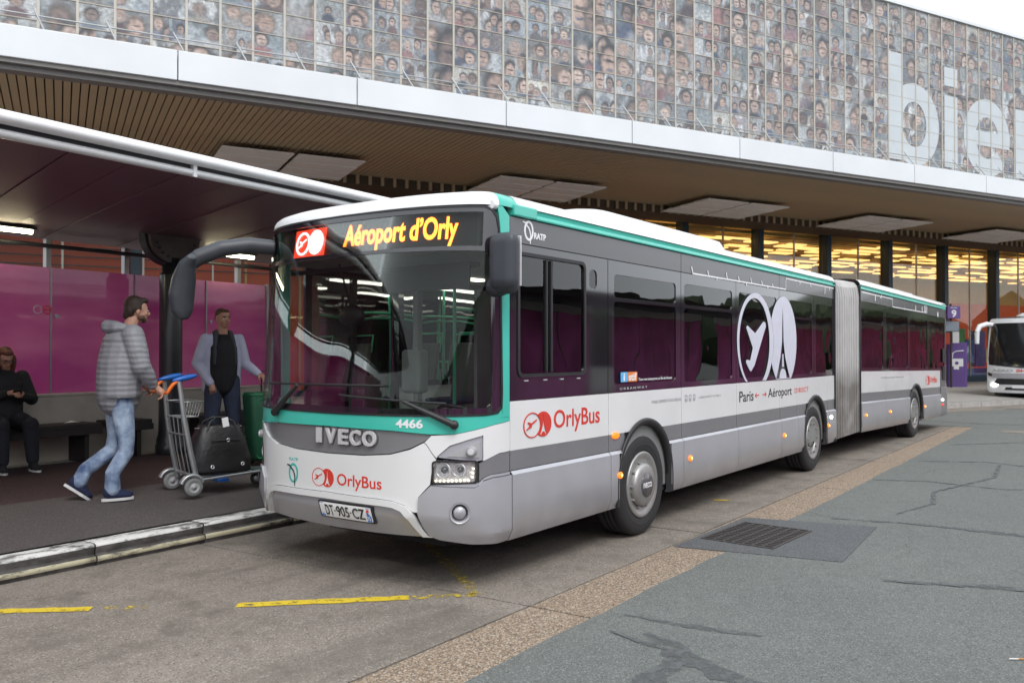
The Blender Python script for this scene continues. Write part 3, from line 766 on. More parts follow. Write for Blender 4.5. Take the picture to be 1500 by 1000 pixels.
# ground-floor glazing: navy columns, pale mullions, glass bays
for k in range(-3, 12):
    y = 2.0 + 4.2 * k
    bbox('column', (-8.95, y - .15, .12), (-8.45, y + .15, 7.3), m_column, .02)
    bbox('mullion', (-8.78, y + .19, .16), (-8.68, y + .25, 7.12), m_alu)
    bbox('mullion', (-8.78, y + 2.22, .16), (-8.70, y + 2.27, 7.12), m_alu)
    bbox('sill', (-8.80, y + .26, .12), (-8.66, y + 4.04, .45), m_column)
    for (ya, yb) in ((y + .26, y + 2.21), (y + 2.28, y + 4.04)):
        bbox('pane', (-8.74, ya, .46), (-8.73, yb, 7.11), m_hallglass)
# inside the lit hall
bbox('hall_floor', (-21, Y0, .05), (-8.8, Y1 + 60, .14), m_hallfloor)
bbox('hall_wall', (-21.2, Y0, .1), (-21, Y1 + 60, 5.3), m_orange)
bbox('hall_wall', (-21.4, Y0, 5.3), (-21.2, Y1 + 60, 8.0), m_halldark)
bbox('hall_ceiling', (-21, Y0, 7.20), (-8.6, Y1 + 60, 7.4), m_halldark)
bbox('hall_partition', (-13.2, Y0, .14), (-13.0, 21.0, 6.0), m_orange)
b = MB(); b.box((-.06, 0, 0), (.06, 116, .16)); hsl = None
for i in range(22):
    x = -9.2 - i * .54
    if hsl is None: hsl = b.build('hall_ceiling_slat', m_hallslat, bld); o = hsl
    else: o = link(bpy.data.objects.new('hall_ceiling_slat', hsl.data), bld)
    o.location = (x, Y0, 6.98)
lm = MB(); lm.box((-.20, -.95, -.03), (.20, .95, .03)); l0 = None
for i in range(9):
    for j in range(34):
        if rr_.random() < .15: continue
        if l0 is None: l0 = lm.build('hall_lamp', m_halllamp, bld); o = l0
        else: o = link(bpy.data.objects.new('hall_lamp', l0.data), bld)
        o.location = (-9.6 - i * 1.2 + rr_.uniform(-.3, .3), 3 + j * 2.1 + rr_.uniform(0, 1.2), 6.92 - rr_.random() * .14); o.scale = (rr_.uniform(.5, 1.6), rr_.uniform(.3, 1.15), 1)
# pale bars and a dark mezzanine rail in front of the orange partition
for i in range(14):
    bbox('partition_post', (-12.95, -6 + i * 2.0, .2), (-12.87, -5.93 + i * 2.0, 6.1), m_hallslat)
for z in (4.6, 4.9, 5.2): bbox('mezzanine_rail', (-12.7, Y0, z), (-12.66, 21, z + .04), m_column)
# colourful shop fittings seen at ground level on the right
cols = [(.65, .45, .05), (.60, .08, .04), (.7, .6, .3), (.1, .3, .12), (.05, .12, .4), (.7, .25, .05)]
ms = [M('shop_colour', c, .5, var=.3, vs=6) for c in cols]
for i in range(26):
    y = 26 + i * .85
    bbox('shop_display', (-10.0, y, .9 + rr_.random() * .3), (-9.6, y + .78, 1.5 + rr_.random() * 1.6), ms[rr_.randrange(6)])
bbox('shop_counter', (-9.5, 26, .3), (-9.2, 48, .85), ms[4])

# ---------------------------------------------------------------- bus shelter
SH_A = R(3.25); SH_O = Vector((-7.4626, -5.2087, 0))
def sw(x, y, z=0): return Vector((SH_O.x + math.cos(SH_A)*x - math.sin(SH_A)*y, SH_O.y + math.sin(SH_A)*x + math.cos(SH_A)*y, z))
def glass_mag():
    m = bpy.data.materials.new('magenta_glass'); m.use_nodes = True
    n = m.node_tree.nodes; l = m.node_tree.links; n.clear()
    o = n.new('ShaderNodeOutputMaterial'); t = n.new('ShaderNodeBsdfTransparent')
    d = n.new('ShaderNodeBsdfDiffuse'); tr = n.new('ShaderNodeBsdfTranslucent')
    g = n.new('ShaderNodeNewGeometry'); q = n.new('ShaderNodeTexNoise'); q.inputs['Scale'].default_value = 1.3; q.inputs['Detail'].default_value = 3
    mp = n.new('ShaderNodeMapping'); mp.inputs['Scale'].default_value = (.25, .5, 1.6); l.new(g.outputs['Position'], mp.inputs[0]); l.new(mp.outputs[0], q.inputs['Vector'])
    rp = n.new('ShaderNodeValToRGB'); rp.color_ramp.elements[0].position = .35; rp.color_ramp.elements[1].position = .68
    rp.color_ramp.elements[0].color = (.78, .22, .56, 1); rp.color_ramp.elements[1].color = (1.0, .46, .72, 1)
    l.new(q.outputs['Fac'], rp.inputs[0])
    t.inputs[0].default_value = (.80, .20, .48, 1)
    l.new(rp.outputs[0], d.inputs[0]); l.new(rp.outputs[0], tr.inputs[0])
    m1 = n.new('ShaderNodeMixShader'); m1.inputs[0].default_value = .5; l.new(d.outputs[0], m1.inputs[1]); l.new(tr.outputs[0], m1.inputs[2])
    m2 = n.new('ShaderNodeMixShader'); m2.inputs[0].default_value = .74; l.new(t.outputs[0], m2.inputs[1]); l.new(m1.outputs[0], m2.inputs[2])
    gl = n.new('ShaderNodeBsdfGlossy'); gl.inputs['Roughness'].default_value = .03; fr = n.new('ShaderNodeFresnel'); fr.inputs[0].default_value = 1.5
    m3 = n.new('ShaderNodeMixShader'); l.new(fr.outputs[0], m3.inputs[0]); l.new(m2.outputs[0], m3.inputs[1]); l.new(gl.outputs[0], m3.inputs[2]); l.new(m3.outputs[0], o.inputs[0])
    return m
m_magenta = glass_mag()
sh = empty('bus_shelter', SH_O, SH_A, 'long bus stop shelter with magenta glass wall, dark sloping canopy and white double edge beam', 'bus shelter')
PVZ = .30
def sbox(name, a, c, mat, bev=0.):
    b = MB(); b.box(a, c, 0, bev); return b.build(name, mat, sh)
# low masonry wall and magenta panes in runs, with an opening beyond 9.9 m
runs = [(-6.0, 9.86), (11.4, 17.6), (19.0, 25.6)]
for (ya, yb) in runs:
    sbox('low_wall', (-.16, ya, PVZ - .2), (.06, yb, 1.14), m_shwall, .01)
    sbox('wall_cap', (-.17, ya - .01, 1.142), (.075, yb + .01, 1.175), m_shwall, .006)
    n_ = max(1, round((yb - ya) / 1.24)); w = (yb - ya) / n_
    off = .0
    for i in range(n_):
        y0 = ya + i * w; y1 = y0 + w
        sbox('glass_pane', (-.03, y0 + .012, 1.18), (-.02, y1 - .012, 2.84), m_magenta)
        sbox('pane_post', (-.04, y0 - .010, 1.18), (.0, y0 + .010, 2.84), m_steel)
    sbox('pane_post', (-.05, yb - .02, 1.18), (.01, yb + .02, 2.86), m_steel)
    for i in range(n_):
        if i % 2 == 0:
            b = MB(); b.tube([(.012, ya + i * w + .06, 2.2), (.03, ya + i * w + .06, 2.2)], .03, 10); b.build('glass_clamp', m_steel, sh)
# steel posts and rail behind the glass under the canopy
for y in (5.2, 6.35, 7.5, 9.55, 10.4, 13.0, 15.5, 18, 20.5, 23):
    sbox('back_post', (-.42, y - .035, .2), (-.34, y + .035, 3.26), m_steel)
b = MB(); b.tube([(-.30, -6, 3.16), (-.30, 24, 3.16)], .03, 8); b.build('back_rail', m_candark, sh)
# canopy: skewed underside panels, each its own piece
ZB, ZF, XB, XF = 3.30, 3.47, -.75, 4.02
SK = 1.18
def cp(x, y):  # skewed canopy plane
    t = (x - XB) / (XF - XB); return Vector((x, y - SK * t, ZB + (ZF - ZB) * t))
pw = .56
y = -7.0; k = 0
while y < 25.6:
    b = MB(); zz = .004 * (k % 2)
    xs_ = (XB, 1.6, XF)
    V = []
    for x in xs_:
        for yy in (y + .006, y + pw - .006): p = cp(x, yy); V.append(p + Vector((0, 0, zz)))
    V2 = [p + Vector((0, 0, .05)) for p in V]
    b.add(V + V2, [(0, 1, 3, 2), (2, 3, 5, 4), (6, 8, 9, 7), (8, 10, 11, 9), (0, 2, 8, 6), (2, 4, 10, 8), (1, 7, 9, 3), (3, 9, 11, 5), (0, 6, 7, 1), (4, 5, 11, 10)])
    b.build('canopy_panel', m_canopy, sh); y += pw; k += 1
sbox('roof_deck', (XB, -7.9, 3.545), (XF - .02, 25.0, 3.60), m_candark)
# white front edge: two rounded beams with a dark gutter between
b = MB(); b.tube([(4.16, -8, 3.455), (4.16, 24.9, 3.455)], .036, 12, sx=1.6); b.build('edge_beam', m_canwhite, sh)
b = MB(); b.tube([(4.24, -8, 3.565), (4.24, 24.9, 3.565)], .050, 14, sx=1.5); b.build('edge_beam', m_canwhite, sh)
sbox('gutter', (4.00, -8, 3.475), (4.17, 24.9, 3.56), m_candark)
sbox('fascia_strip', (3.90, -8, 3.600), (4.24, 24.9, 3.632), m_canwhite, .008)
for i in range(9):
    b = MB(); b.prism([(4.02, 3.47), (4.22, 3.41), (4.22, 3.60), (4.02, 3.60)], -.02, .02)
    b.v = [Vector((p.x, p.z, p.y)) for p in b.v]; o = b.build('edge_bracket', m_canwhite, sh); o.location = (0, -5.4 + i * 3.55, 0)
# tube lamps at the back of the canopy
for y in (4.2, 8.55, 12.6, 16.4, 20.4):
    L = 1.72 if y < 5 else .95
    b = MB(); b.box((.02, y, 3.290), (.17, y + L, 3.322)); b.build('lamp_housing', m_candark, sh)
    b = MB(); b.tube([(.095, y + .03, 3.268), (.095, y + L - .03, 3.268)], .030, 10); b.build('lamp_tube', m_tube, sh)
# round columns with half-disc brackets
for yc_ in (-1.0, 7.56, 16.1, 23.5):
    b = MB(); Tm = Matrix.Translation((.62, yc_, 0))
    b.lathe([(0, .2), (.20, .2), (.20, .42), (.185, .45), (.185, .50), (.165, .56), (.158, .62), (.155, 1.5), (.155, 2.80), (.15, 2.83), (.12, 2.84), (.12, 3.05), (0, 3.05)], 28, 0, Tm)
    b.build('column', m_pole, sh)
    b = MB(); pts = [(yc_ + .40 * math.cos(R(a)), 3.33 + .36 * math.sin(R(a))) for a in range(180, 361, 12)] + [(yc_ + .44, 3.36), (yc_ - .44, 3.36)]
    b.prism(pts, .66, .72); b.v = [Vector((p.z, p.x, p.y)) for p in b.v]; b.f = [tuple(reversed(f)) for f in b.f]; b.build('half_disc_bracket', m_bracket, sh)
    b = MB(); pts = [(yc_ + .44 * math.cos(R(a)), 3.335 + .40 * math.sin(R(a))) for a in range(180, 361, 12)] + [(yc_ + .46, 3.36), (yc_ - .46, 3.36)]
    b.prism(pts, .52, .657); b.v = [Vector((p.z, p.x, p.y)) for p in b.v]; b.f = [tuple(reversed(f)) for f in b.f]; b.build('half_disc_bracket', m_candark, sh)
    for a in range(195, 351, 17):
        b = MB(); b.tube([(.719, yc_ + .31 * math.cos(R(a)), 3.31 + .27 * math.sin(R(a))), (.735, yc_ + .31 * math.cos(R(a)), 3.31 + .27 * math.sin(R(a)))], .017, 8); b.build('bolt', m_candark, sh)
# small round no-smoking stickers on the glass
for dy, mt in ((0, m_lilac), (.13, m_red)):
    b = MB(); b.lathe([(.045, 0), (.058, 0), (.058, .003), (.045, .003), (.045, 0)], 20, 0, Matrix.Translation((.0, 6.02 + dy, 2.28)) @ Matrix.Rotation(R(90), 4, 'Y')); b.build('sticker_ring', mt, sh)
b = MB(); b.box((0, 6.10, 2.272), (.003, 6.20, 2.288), T=Matrix.Identity(4)); b.build('sticker_bar', m_red, sh)

# benches along the low wall
def bench(y0, y1, lab):
    t = empty('bench', sw(.40, (y0 + y1) / 2, .30), SH_A, lab, 'bench', 'dark benches along the shelter wall'); h_ = (y1 - y0) / 2
    for i in range(3):
        b = MB(); b.box((-.27 + i * .155, -h_, .44), (-.27 + i * .155 + .145, h_, .50), 0, .008); b.build('seat_slat', m_bench, t)
    b = MB(); b.box((.195, -h_, .36), (.215, h_, .445)); b.build('front_rail', m_bench, t)
    for s_ in (-1, 1):
        b = MB(); b.box((-.22, s_ * (h_ - .18) - .03, -.02), (.16, s_ * (h_ - .18) + .03, .435), 0, .006); b.build('leg', m_bench, t)
bench(3.7, 6.55, 'dark bench at the left edge that the woman with the phone sits on')
bench(6.75, 7.30, 'short dark bench end just left of the round column')
bench(8.05, 9.8, 'dark bench behind the man in the pale jacket, right of the column')
o = empty('paper_slip', sw(.42, 6.25, .806), .5, 'crumpled white paper slip left on the dark bench beside the woman', 'litter')
b = MB(); b.add([(-.09, -.05, 0), (.08, -.05, .02), (.10, .04, .004), (-.05, .05, .03), (0, 0, .012)], [(0, 1, 4), (1, 2, 4), (2, 3, 4), (3, 0, 4)]); b.build('sheet', m_textwhite, o)
# framed notice hung on the glass beyond the opening, seen through the windscreen
nb = empty('notice_board', sw(.10, 12.35, 1.35), SH_A, 'pale framed blue poster hanging on the magenta shelter wall, seen through the windscreen', 'poster')
b = MB(); b.box((-.02, -.42, 0), (.02, .42, 1.05), 0, .01); b.build('frame', M('notice_frame', (.50, .40, .24), .5), nb)
b = MB(); b.box((.021, -.34, .08), (.026, .34, .95)); b.build('poster', M('notice_blue', (.10, .25, .42), .4, var=.3, vs=3, col2=(.35, .42, .46)), nb)

m_magp = M('magenta_panel', (.95, .22, .66), .3, var=.45, vs=.7)
# shelter across the road, met only in the reflections of the bus
s2 = empty('bus_shelter', (9.7, 0, 0), math.pi, 'facing magenta bus shelter across the road, seen only as a reflection in the bus', 'bus shelter')
def obox(name, a, c, mat, bev=0.):
    b = MB(); b.box(a, c, 0, bev); return b.build(name, mat, s2)
obox('island', (-4, -62, -.02), (2.2, 34, .16), m_pave)
for k in range(11):
    ya = -60 + k * 8.4; yb = ya + 6.8
    obox('top_rail', (-.06, ya - .1, 2.90), (.06, yb + .1, 3.14), m_canwhite)
    for i in range(5):
        obox('glass_pane', (-.02, ya + i * 1.36 + .02, .30), (-.01, ya + i * 1.36 + 1.34, 2.88), m_magp)
        obox('pane_post', (-.04, ya + i * 1.36 - .015, .20), (.02, ya + i * 1.36 + .015, 2.9), m_steel)
    obox('canopy', (-1.6, ya - .5, 3.26), (1.3, yb + .5, 3.42), m_candark)
    b = MB(); b.tube([(-.6, ya + .4, .16), (-.6, ya + .4, 3.26)], .09, 10); b.build('column', m_pole, s2)

# ---------------------------------------------------------------- articulated bus
NPTH = 800; PT = []
for i in range(NPTH + 1):
    t = math.sin((-1 + 2*i/NPTH) * math.pi / 2)
    PT.append((-1.25 + 1.25*t, -.12 + .62 * (1 - math.sqrt(max(0, 1 - abs(t)**3)))))
PL = [0]
for i in range(NPTH): PL.append(PL[-1] + math.dist(PT[i], PT[i+1]))
LF = PL[-1]; LH = LF / 2
import bisect as _b
def path(a):
    if a >= 0: return (0, .5 + a), (1, 0)
    if a <= -LF: return (-2.5, .5 - a - LF), (-1, 0)
    s_ = a + LF; lo = max(0, min(NPTH - 1, _b.bisect_right(PL, s_) - 1)); hi = lo + 1
    f = (s_ - PL[lo]) / max(1e-9, PL[hi] - PL[lo])
    x = PT[lo][0]*(1-f) + PT[hi][0]*f; y = PT[lo][1]*(1-f) + PT[hi][1]*f
    l2 = max(0, lo - 6); h2 = min(NPTH, hi + 6)
    dx = PT[h2][0] - PT[l2][0]; dy = PT[h2][1] - PT[l2][1]; n_ = math.hypot(dx, dy)
    return (x, y), (dy / n_, -dx / n_)
def lean(z):
    v = 0
    if z > 1.2: v = .20 * ((z - 1.2) / 1.65) ** 1.4
    if z < .55: v += (.55 - z) * .45
    return v
def tuck(z): return (.42 - z) * .5 if z < .42 else 0
def BF(a, z, off=0):
    (x, y), (nx, ny) = path(a); w = max(0, -ny) ** 1.5; o = off - tuck(z) * (1 - w)
    return (x + nx*o, y + ny*o + w*lean(z), z)
RY = R(2.277); RP = Vector((.194, 14.06, 0))
def BR(t, z, off=0):            # rear section, t runs along its near side from the wheel
    tc_, oc = t, 0.
    lx = off - tuck(z); ly = t
    if t > 2.95:                 # rounded tail corner
        r = .38; a = min((t - 2.95) / r, math.pi / 2); ex = max(0, t - 2.95 - r * math.pi / 2)
        rr = r + off - tuck(z)
        lx = -r + rr * math.cos(a) - ex; ly = 2.95 + rr * math.sin(a)
    return RT(lx, ly, z)
def RT(lx, ly, z):
    return (RP.x + math.sin(RY)*ly + math.cos(RY)*lx, RP.y + math.cos(RY)*ly - math.sin(RY)*lx, z - .015 * (ly + 1.0))
def FFar(a, z, off=0):           # far side, front section (a = y)
    return (-2.5 - off + tuck(z), a, z)
def RFar(t, z, off=0): return RT(-2.5 - off + tuck(z), t, z)
bus = empty('articulated_bus', (0, 0, 0), 0, 'long white, silver and teal articulated city bus with lit destination display, parked at the kerb', 'bus')
def S(name, loops, mat, off=0., th=.03, fn=BF, step=(.07, .12), back=False, parent=bus): return poly_sheet(name, loops, fn, off, th, mat, parent, step, back)
def A(x): # x on the front -> path coordinate
    best = min(range(NPTH + 1), key=lambda i: abs(PT[i][0] - x)); return PL[best] - LF

def mirror(lp): return [(-2*LH - a, z) for a, z in reversed(lp)]
# ---- side body panels
Wf, Wm = 2.70, 8.06
def arch_z(y, c, r=.535, zc=.52): 
    d = abs(y - c); return zc + math.sqrt(r*r - d*d) * 1.03 if d < r else None
def side_panel(name, y0, y1, z0, z1, mat, fn, tof, off=0., th=.03, arches=(), parent=bus, zsplit=None):
    """panel with a smooth wheel-arch bite; y in body coordinates"""
    ys_ = [y0]; k = 0
    stp = .04
    while ys_[-1] + stp < y1 - 1e-6: ys_.append(ys_[-1] + stp)
    ys_.append(y1)
    for c in arches:
        for e in (c - .5349, c + .5349):
            if y0 < e < y1: ys_.append(e)
    ys_ = sorted(set(round(q, 5) for q in ys_)); V = []; cols_ = []
    zs = [z0, (z0 + z1) / 2, z1] if z1 - z0 > .2 else [z0, z1]
    if z0 < .4: zs = [z0, .42] + [z for z in (.62,) if z < z1] + [z1]
    F = []
    for i in range(len(ys_) - 1):
        ya, yb = ys_[i], ys_[i+1]; lo = []
        for y in (ya, yb):
            zz = z0
            for c in arches:
                q = arch_z(min(max(y, c - .5349), c + .5349) if abs((ya+yb)/2 - c) < .535 else y, c)
                if q is not None and abs((ya+yb)/2 - c) < .535: zz = max(z0, q)
            lo.append(zz)
        if lo[0] >= z1 - .002 and lo[1] >= z1 - .002: continue
        b = len(V); V += [(ya, min(lo[0], z1)), (yb, min(lo[1], z1))]
        prev = (b, b + 1)
        for z in [q for q in zs[1:] if q > max(lo) + .005]:
            c_ = len(V); V += [(ya, z), (yb, z)]; F.append((prev[0], prev[1], c_ + 1, c_)); prev = (c_, c_ + 1)
        if prev == (b, b + 1):
            c_ = len(V); V += [(ya, z1), (yb, z1)]; F.append((b, b + 1, c_ + 1, c_))
    V = [(tof(y), z) for y, z in V]
    return sheet(name, V, F, fn, off, th, mat, parent, (None, None))
tf = lambda y: y - .5
def cutseg(a, e, cs, r):
    segs = [(a, e)]
    for c in cs: segs = [s2 for s_ in segs for s2 in ((s_[0], min(s_[1], c - r)), (max(s_[0], c + r), s_[1])) if s2[1] - s2[0] > .02]
    return segs
g = .005
fs = [.535, 2.01, 3.52, 5.03, 6.55, 7.25, 8.72, 9.10]
for i in range(len(fs) - 1):
    a_, e_ = fs[i] + g, fs[i+1] - g; ar = [c for c in (Wf, Wm) if c + .535 > a_ and c - .535 < e_]
    for (p, q) in cutseg(a_, e_, ar, .5348): side_panel('skirt_panel', p, q, .335, .822, m_silver, BF, tf, .026, .04)
    # chamfered shoulder on top of the skirt
    if not any(a_ > c - .535 and e_ < c + .535 for c in ar):
        segs = [(a_, e_)]
        for c in ar:
            segs = [s2 for s_ in segs for s2 in ((s_[0], min(s_[1], c - .46)), (max(s_[0], c + .46), s_[1])) if s2[1] - s2[0] > .02]
        for (p, q) in segs:
            b = MB(); V = [(.026, p, .822), (.026, q, .822), (.004, q, .846), (.004, p, .846), (-.03, q, .846), (-.03, p, .846)]
            b.add(V, [(0, 1, 2, 3), (3, 2, 4, 5)]); b.build('skirt_shoulder', m_silver, bus)
    for (p, q) in cutseg(a_, e_, ar, .40): side_panel('grey_band', p, q, .852, .998, m_grey, BF, tf, 0, .03, ar)
    side_panel('white_band', a_, e_, .998, 1.362, m_white, BF, tf, 0, .03, ar)
# arch trims and dark wheel boxes
def arch(fnT, yc, name='wheel_arch_trim'):
    b = MB(); P = []
    pr = [(.535, .024), (.565, .030), (.570, .012), (.535, -.02), (.50, -.02), (.515, .018)]
    n_ = 26; V = []
    for i in range(n_ + 1):
        a = math.pi * i / n_
        for (r, o) in pr: V.append(fnT(o, yc + r * math.cos(a), .52 + r * math.sin(a) * 1.03))
    # run down to the skirt edge
    k = len(pr); F = []
    for i in range(n_):
        for q in range(k): F.append((i*k + q, (i+1)*k + q, (i+1)*k + (q+1) % k, i*k + (q+1) % k))
    b.add(V, F, 0, True)
    for s_ in (0, n_):
        base = V[s_*k:(s_+1)*k]; low = [(p[0], p[1], .345) for p in base]; V2 = base + low
        b.add(V2, [(q, (q+1) % k, (q+1) % k + k, q + k) for q in range(k)])
    b.build(name, m_black, bus)
    b = MB(); V = []; 
    for i in range(17):
        a = math.pi * i / 16
        for o in (-.03, -.62): V.append(fnT(o, yc + .56 * math.cos(a), .52 + .57 * math.sin(a)))
    b.add(V, [(2*i, 2*i + 1, 2*i + 3, 2*i + 2) for i in range(16)])
    b.add([fnT(-.62, yc - .6, .3), fnT(-.62, yc + .6, .3), fnT(-.62, yc + .6, 1.1), fnT(-.62, yc - .6, 1.1)], [(0, 1, 2, 3)])
    b.build('wheel_box', m_blackin, bus)
FT = lambda lx, ly, z: (lx, ly, z)
for c in (Wf, Wm): arch(FT, c)
arch(RT, .16)
# wheels
def wheel(fnT, yc, x, rad=.478, flip=False, hubname=True, dished=False):
    T_ = Matrix.Translation(fnT(x, yc, rad + (.015 * (yc + 1) if fnT is RT else 0))) @ Matrix.Rotation(-RY if fnT is RT else 0, 4, 'Z') @ Matrix.Rotation(R(90 if not flip else -90), 4, 'Y')
    w = .28; root = empty('wheel'); root.parent = bus
    b = MB(); pr = [(.30, -.02), (.305, .0), (.33, .012), (.40, .014), (.45, .004), (.466, -.012), (.476, -.03), (.478, -.05)]
    for gz in (-.09, -.14, -.19): pr += [(.478, gz + .006), (.468, gz + .004), (.468, gz - .004), (.478, gz - .006)]
    pr += [(.478, -w + .03), (.46, -w), (.30, -w)]
    b.lathe(pr, 56, 0, T_); b.lathe([(.365, .0135), (.37, .0165), (.378, .0165), (.383, .0138)], 56, 0, T_); o = b.build('tyre', m_rubber, root)
    b = MB(); b.lathe([(.306, -.004), (.312, .012), (.300, .020), (.285, .018), (.262, .008), (.235, -.002), (.215, -.006), (.20, -.02), (.20, -.03)], 48, 0, T_)
    for q in range(10):
        a = 2 * math.pi * q / 10 + .3; b.tube([(.216*math.cos(a), .216*math.sin(a), -.006), (.216*math.cos(a), .216*math.sin(a), .022)], .013, 6, T=T_)
    b.build('rim', m_wheel, root)
    if not dished:
        b = MB(); b.lathe([(.205, -.02), (.205, .022), (.195, .040), (.175, .052), (.10, .060), (.0, .061)], 40, 0, T_); b.build('hub_cover', m_wheel, root)
        b = MB(); b.lathe([(.115, .061), (.113, .066), (.0, .0665)], 30, 0, T_); b.build('hub_cap', m_darkg, root)
        V, F = text2d('IVECO', .02); Tt = T_ @ Matrix.Rotation(R(90), 4, 'Z')
        sheet('hub_text', [(-.085 + .17*x, -.024 + .048*y) for x, y in V], F, lambda u, v, off: tuple(Tt @ Vector((u, v, .067 + off))), .002, .002, m_textwhite, root, (None, None))
    else:
        b = MB(); b.lathe([(.20, -.03), (.19, -.09), (.13, -.10), (.125, -.03), (.10, -.01), (.0, -.008)], 36, 0, T_); b.build('hub', m_wheel, root)
    return root
wheel(FT, Wf, -.035); wheel(FT, Wm, -.035, dished=True); wheel(RT, .16, -.035, dished=True)
wheel(FT, Wf, -2.465, flip=True); wheel(FT, Wm, -2.465, flip=True); wheel(RT, .16, -2.465, flip=True)

# ---- dark window band, near side, front section: one framed window per bay
ZW0, ZW1 = 1.366, 2.735
def window(y0, y1, holes, fn, tof, mat=m_dark, top_mat=m_darkg, off=-.004, z0=ZW0, z1=ZW1, split=2.545):
    fr = S('window', [[(tof(y0), z0), (tof(y1), z0), (tof(y1), split - .003), (tof(y0), split - .003)]] + [rrect(tof(h[0]), h[1], tof(h[2]), h[3], .045)[::-1] for h in holes], mat, off, .03, fn, (.35, None))
    for h in holes:
        poly_sheet('pane', [rrect(tof(h[0]) - .006, h[1] - .006, tof(h[2]) + .006, h[3] + .006, .045)], fn, off - .008, .006, m_wside, fr, (.35, None), True)
    return fr
W = []
W.append(window(.54, 2.005, [(.66, 1.56, 1.60, 2.46), (1.69, 2.27, 1.82, 2.43)], BF, tf))
W.append(window(2.015, 3.515, [(2.12, 1.44, 3.40, 2.18), (2.12, 2.215, 3.40, 2.42)], BF, tf))
W.append(window(3.525, 5.025, [(3.60, 1.42, 4.91, 2.18), (3.60, 2.215, 4.91, 2.43)], BF, tf))
W.append(window(5.035, 6.545, [(5.12, 1.42, 6.44, 2.43)], BF, tf))
W.append(window(6.555, 8.055, [(6.64, 1.42, 7.96, 2.18), (6.64, 2.215, 7.96, 2.43)], BF, tf))
W.append(window(8.065, 9.10, [(8.15, 1.42, 9.02, 2.43)], BF, tf))
for p, q in ((.54, 3.515), (3.525, 6.545), (6.555, 9.10)):
    S('header_panel', [[(tf(p), 2.549), (tf(q), 2.549), (tf(q), 2.735), (tf(p), 2.735)]], m_darkg, -.002, .03, BF, (.5, None))
# slider bars of the driver's window, black frame round it
for y in (1.02, 1.09): b = MB(); b.box((-.014, y, 1.57), (.004, y + .022, 2.45)); b.build('slider_bar', m_black, bus)
S('window_gasket', [rrect(tf(.635), 1.535, tf(1.625), 2.485, .06), rrect(tf(.662), 1.562, tf(1.598), 2.458, .045)[::-1]], m_black, .006, .008)
for y in (.72, .98, 1.22, 1.48): b = MB(); b.box((-.002, y, 1.505), (.006, y + .05, 1.515)); b.build('drain_slot', m_textgrey, bus)
# ---- teal roof rail and white roof edge
def extr(name, prof, y0, y1, fnT, mat, n_=12, sm=True, par=bus):
    V = []; F = []; k = len(prof)
    for i in range(n_ + 1):
        y = y0 + (y1 - y0) * i / n_
        for (x, z) in prof: V.append(fnT(x, y, z))
    for i in range(n_):
        for q in range(k - 1): F.append((i*k + q, (i+1)*k + q, (i+1)*k + q + 1, i*k + q + 1))
    return mesh_obj(name, V, F, mat, par, smooth=sm)
rail = [(-.03, 2.740), (.016, 2.742), (.020, 2.752), (.016, 2.764), (-.004, 2.772), (-.012, 2.786), (-.008, 2.806), (.0, 2.816), (-.03, 2.82)]
extr('roof_rail', rail, .84, 9.10, FT, m_teal, sm=False)
extr('roof_rail', rail, -3.62, 2.6, RT, m_teal, sm=False)
mir = lambda fn: (lambda x, y, z: fn(-2.5 - x, y, z))
extr('roof_rail', rail, .9, 9.1, mir(FT), m_teal, sm=False); extr('roof_rail', rail, -3.62, 3.0, mir(RT), m_teal, sm=False)
roofp = [(.002, 2.822), (-.006, 2.850), (-.030, 2.882), (-.075, 2.908), (-.16, 2.925), (-.5, 2.938), (-1.25, 2.945), (-2.0, 2.938), (-2.34, 2.925), (-2.425, 2.908), (-2.47, 2.882), (-2.494, 2.85), (-2.502, 2.822)]
extr('roof', roofp, .62, 9.10, FT, m_roofw, 20)
extr('roof', roofp, -3.6, 3.05, RT, m_roofw, 14)
# front cap of the roof: rings that follow the nose
rings = [(2.800, .004), (2.835, .0), (2.865, -.018), (2.892, -.05), (2.912, -.10), (2.925, -.17), (2.934, -.30)]
V = []; F = []; na = 96; fm = []
for (z, o) in rings:
    for i in range(na + 1):
        a = -LF - .14 + (LF + .28) * i / na; p = Vector(BF(a, z, o)); V.append(p)
for j in range(len(rings) - 1):
    for i in range(na):
        a = -LF - .14 + (LF + .28) * (i + .5) / na
        F.append((j*(na+1) + i, j*(na+1) + i + 1, (j+1)*(na+1) + i + 1, (j+1)*(na+1) + i)); fm.append(1 if (a > -.10 or a < -LF + .10) and j < 5 else 0)
b0 = (len(rings) - 1) * (na + 1); V.append(Vector((-1.25, .66, 2.938)))
for i in range(na): F.append((b0 + i, b0 + i + 1, len(V) - 1)); fm.append(0)
mesh_obj('roof_front_cap', V, F, [m_roofw, m_teal], bus, fm, True)
# teal corner housings
b = MB(); b.box((-.06, .57, 2.742), (.024, .87, 2.83), 0, .012); b.build('corner_housing', m_teal, bus)
b = MB(); b.box((-2.524, .57, 2.742), (-2.44, .87, 2.83), 0, .012); b.build('corner_housing', m_teal, bus)
b = MB(); b.tube([(-.035, .40, 2.80), (-.035, .352, 2.80)], .032, 14); b.build('marker_lamp', m_textwhite, bus)
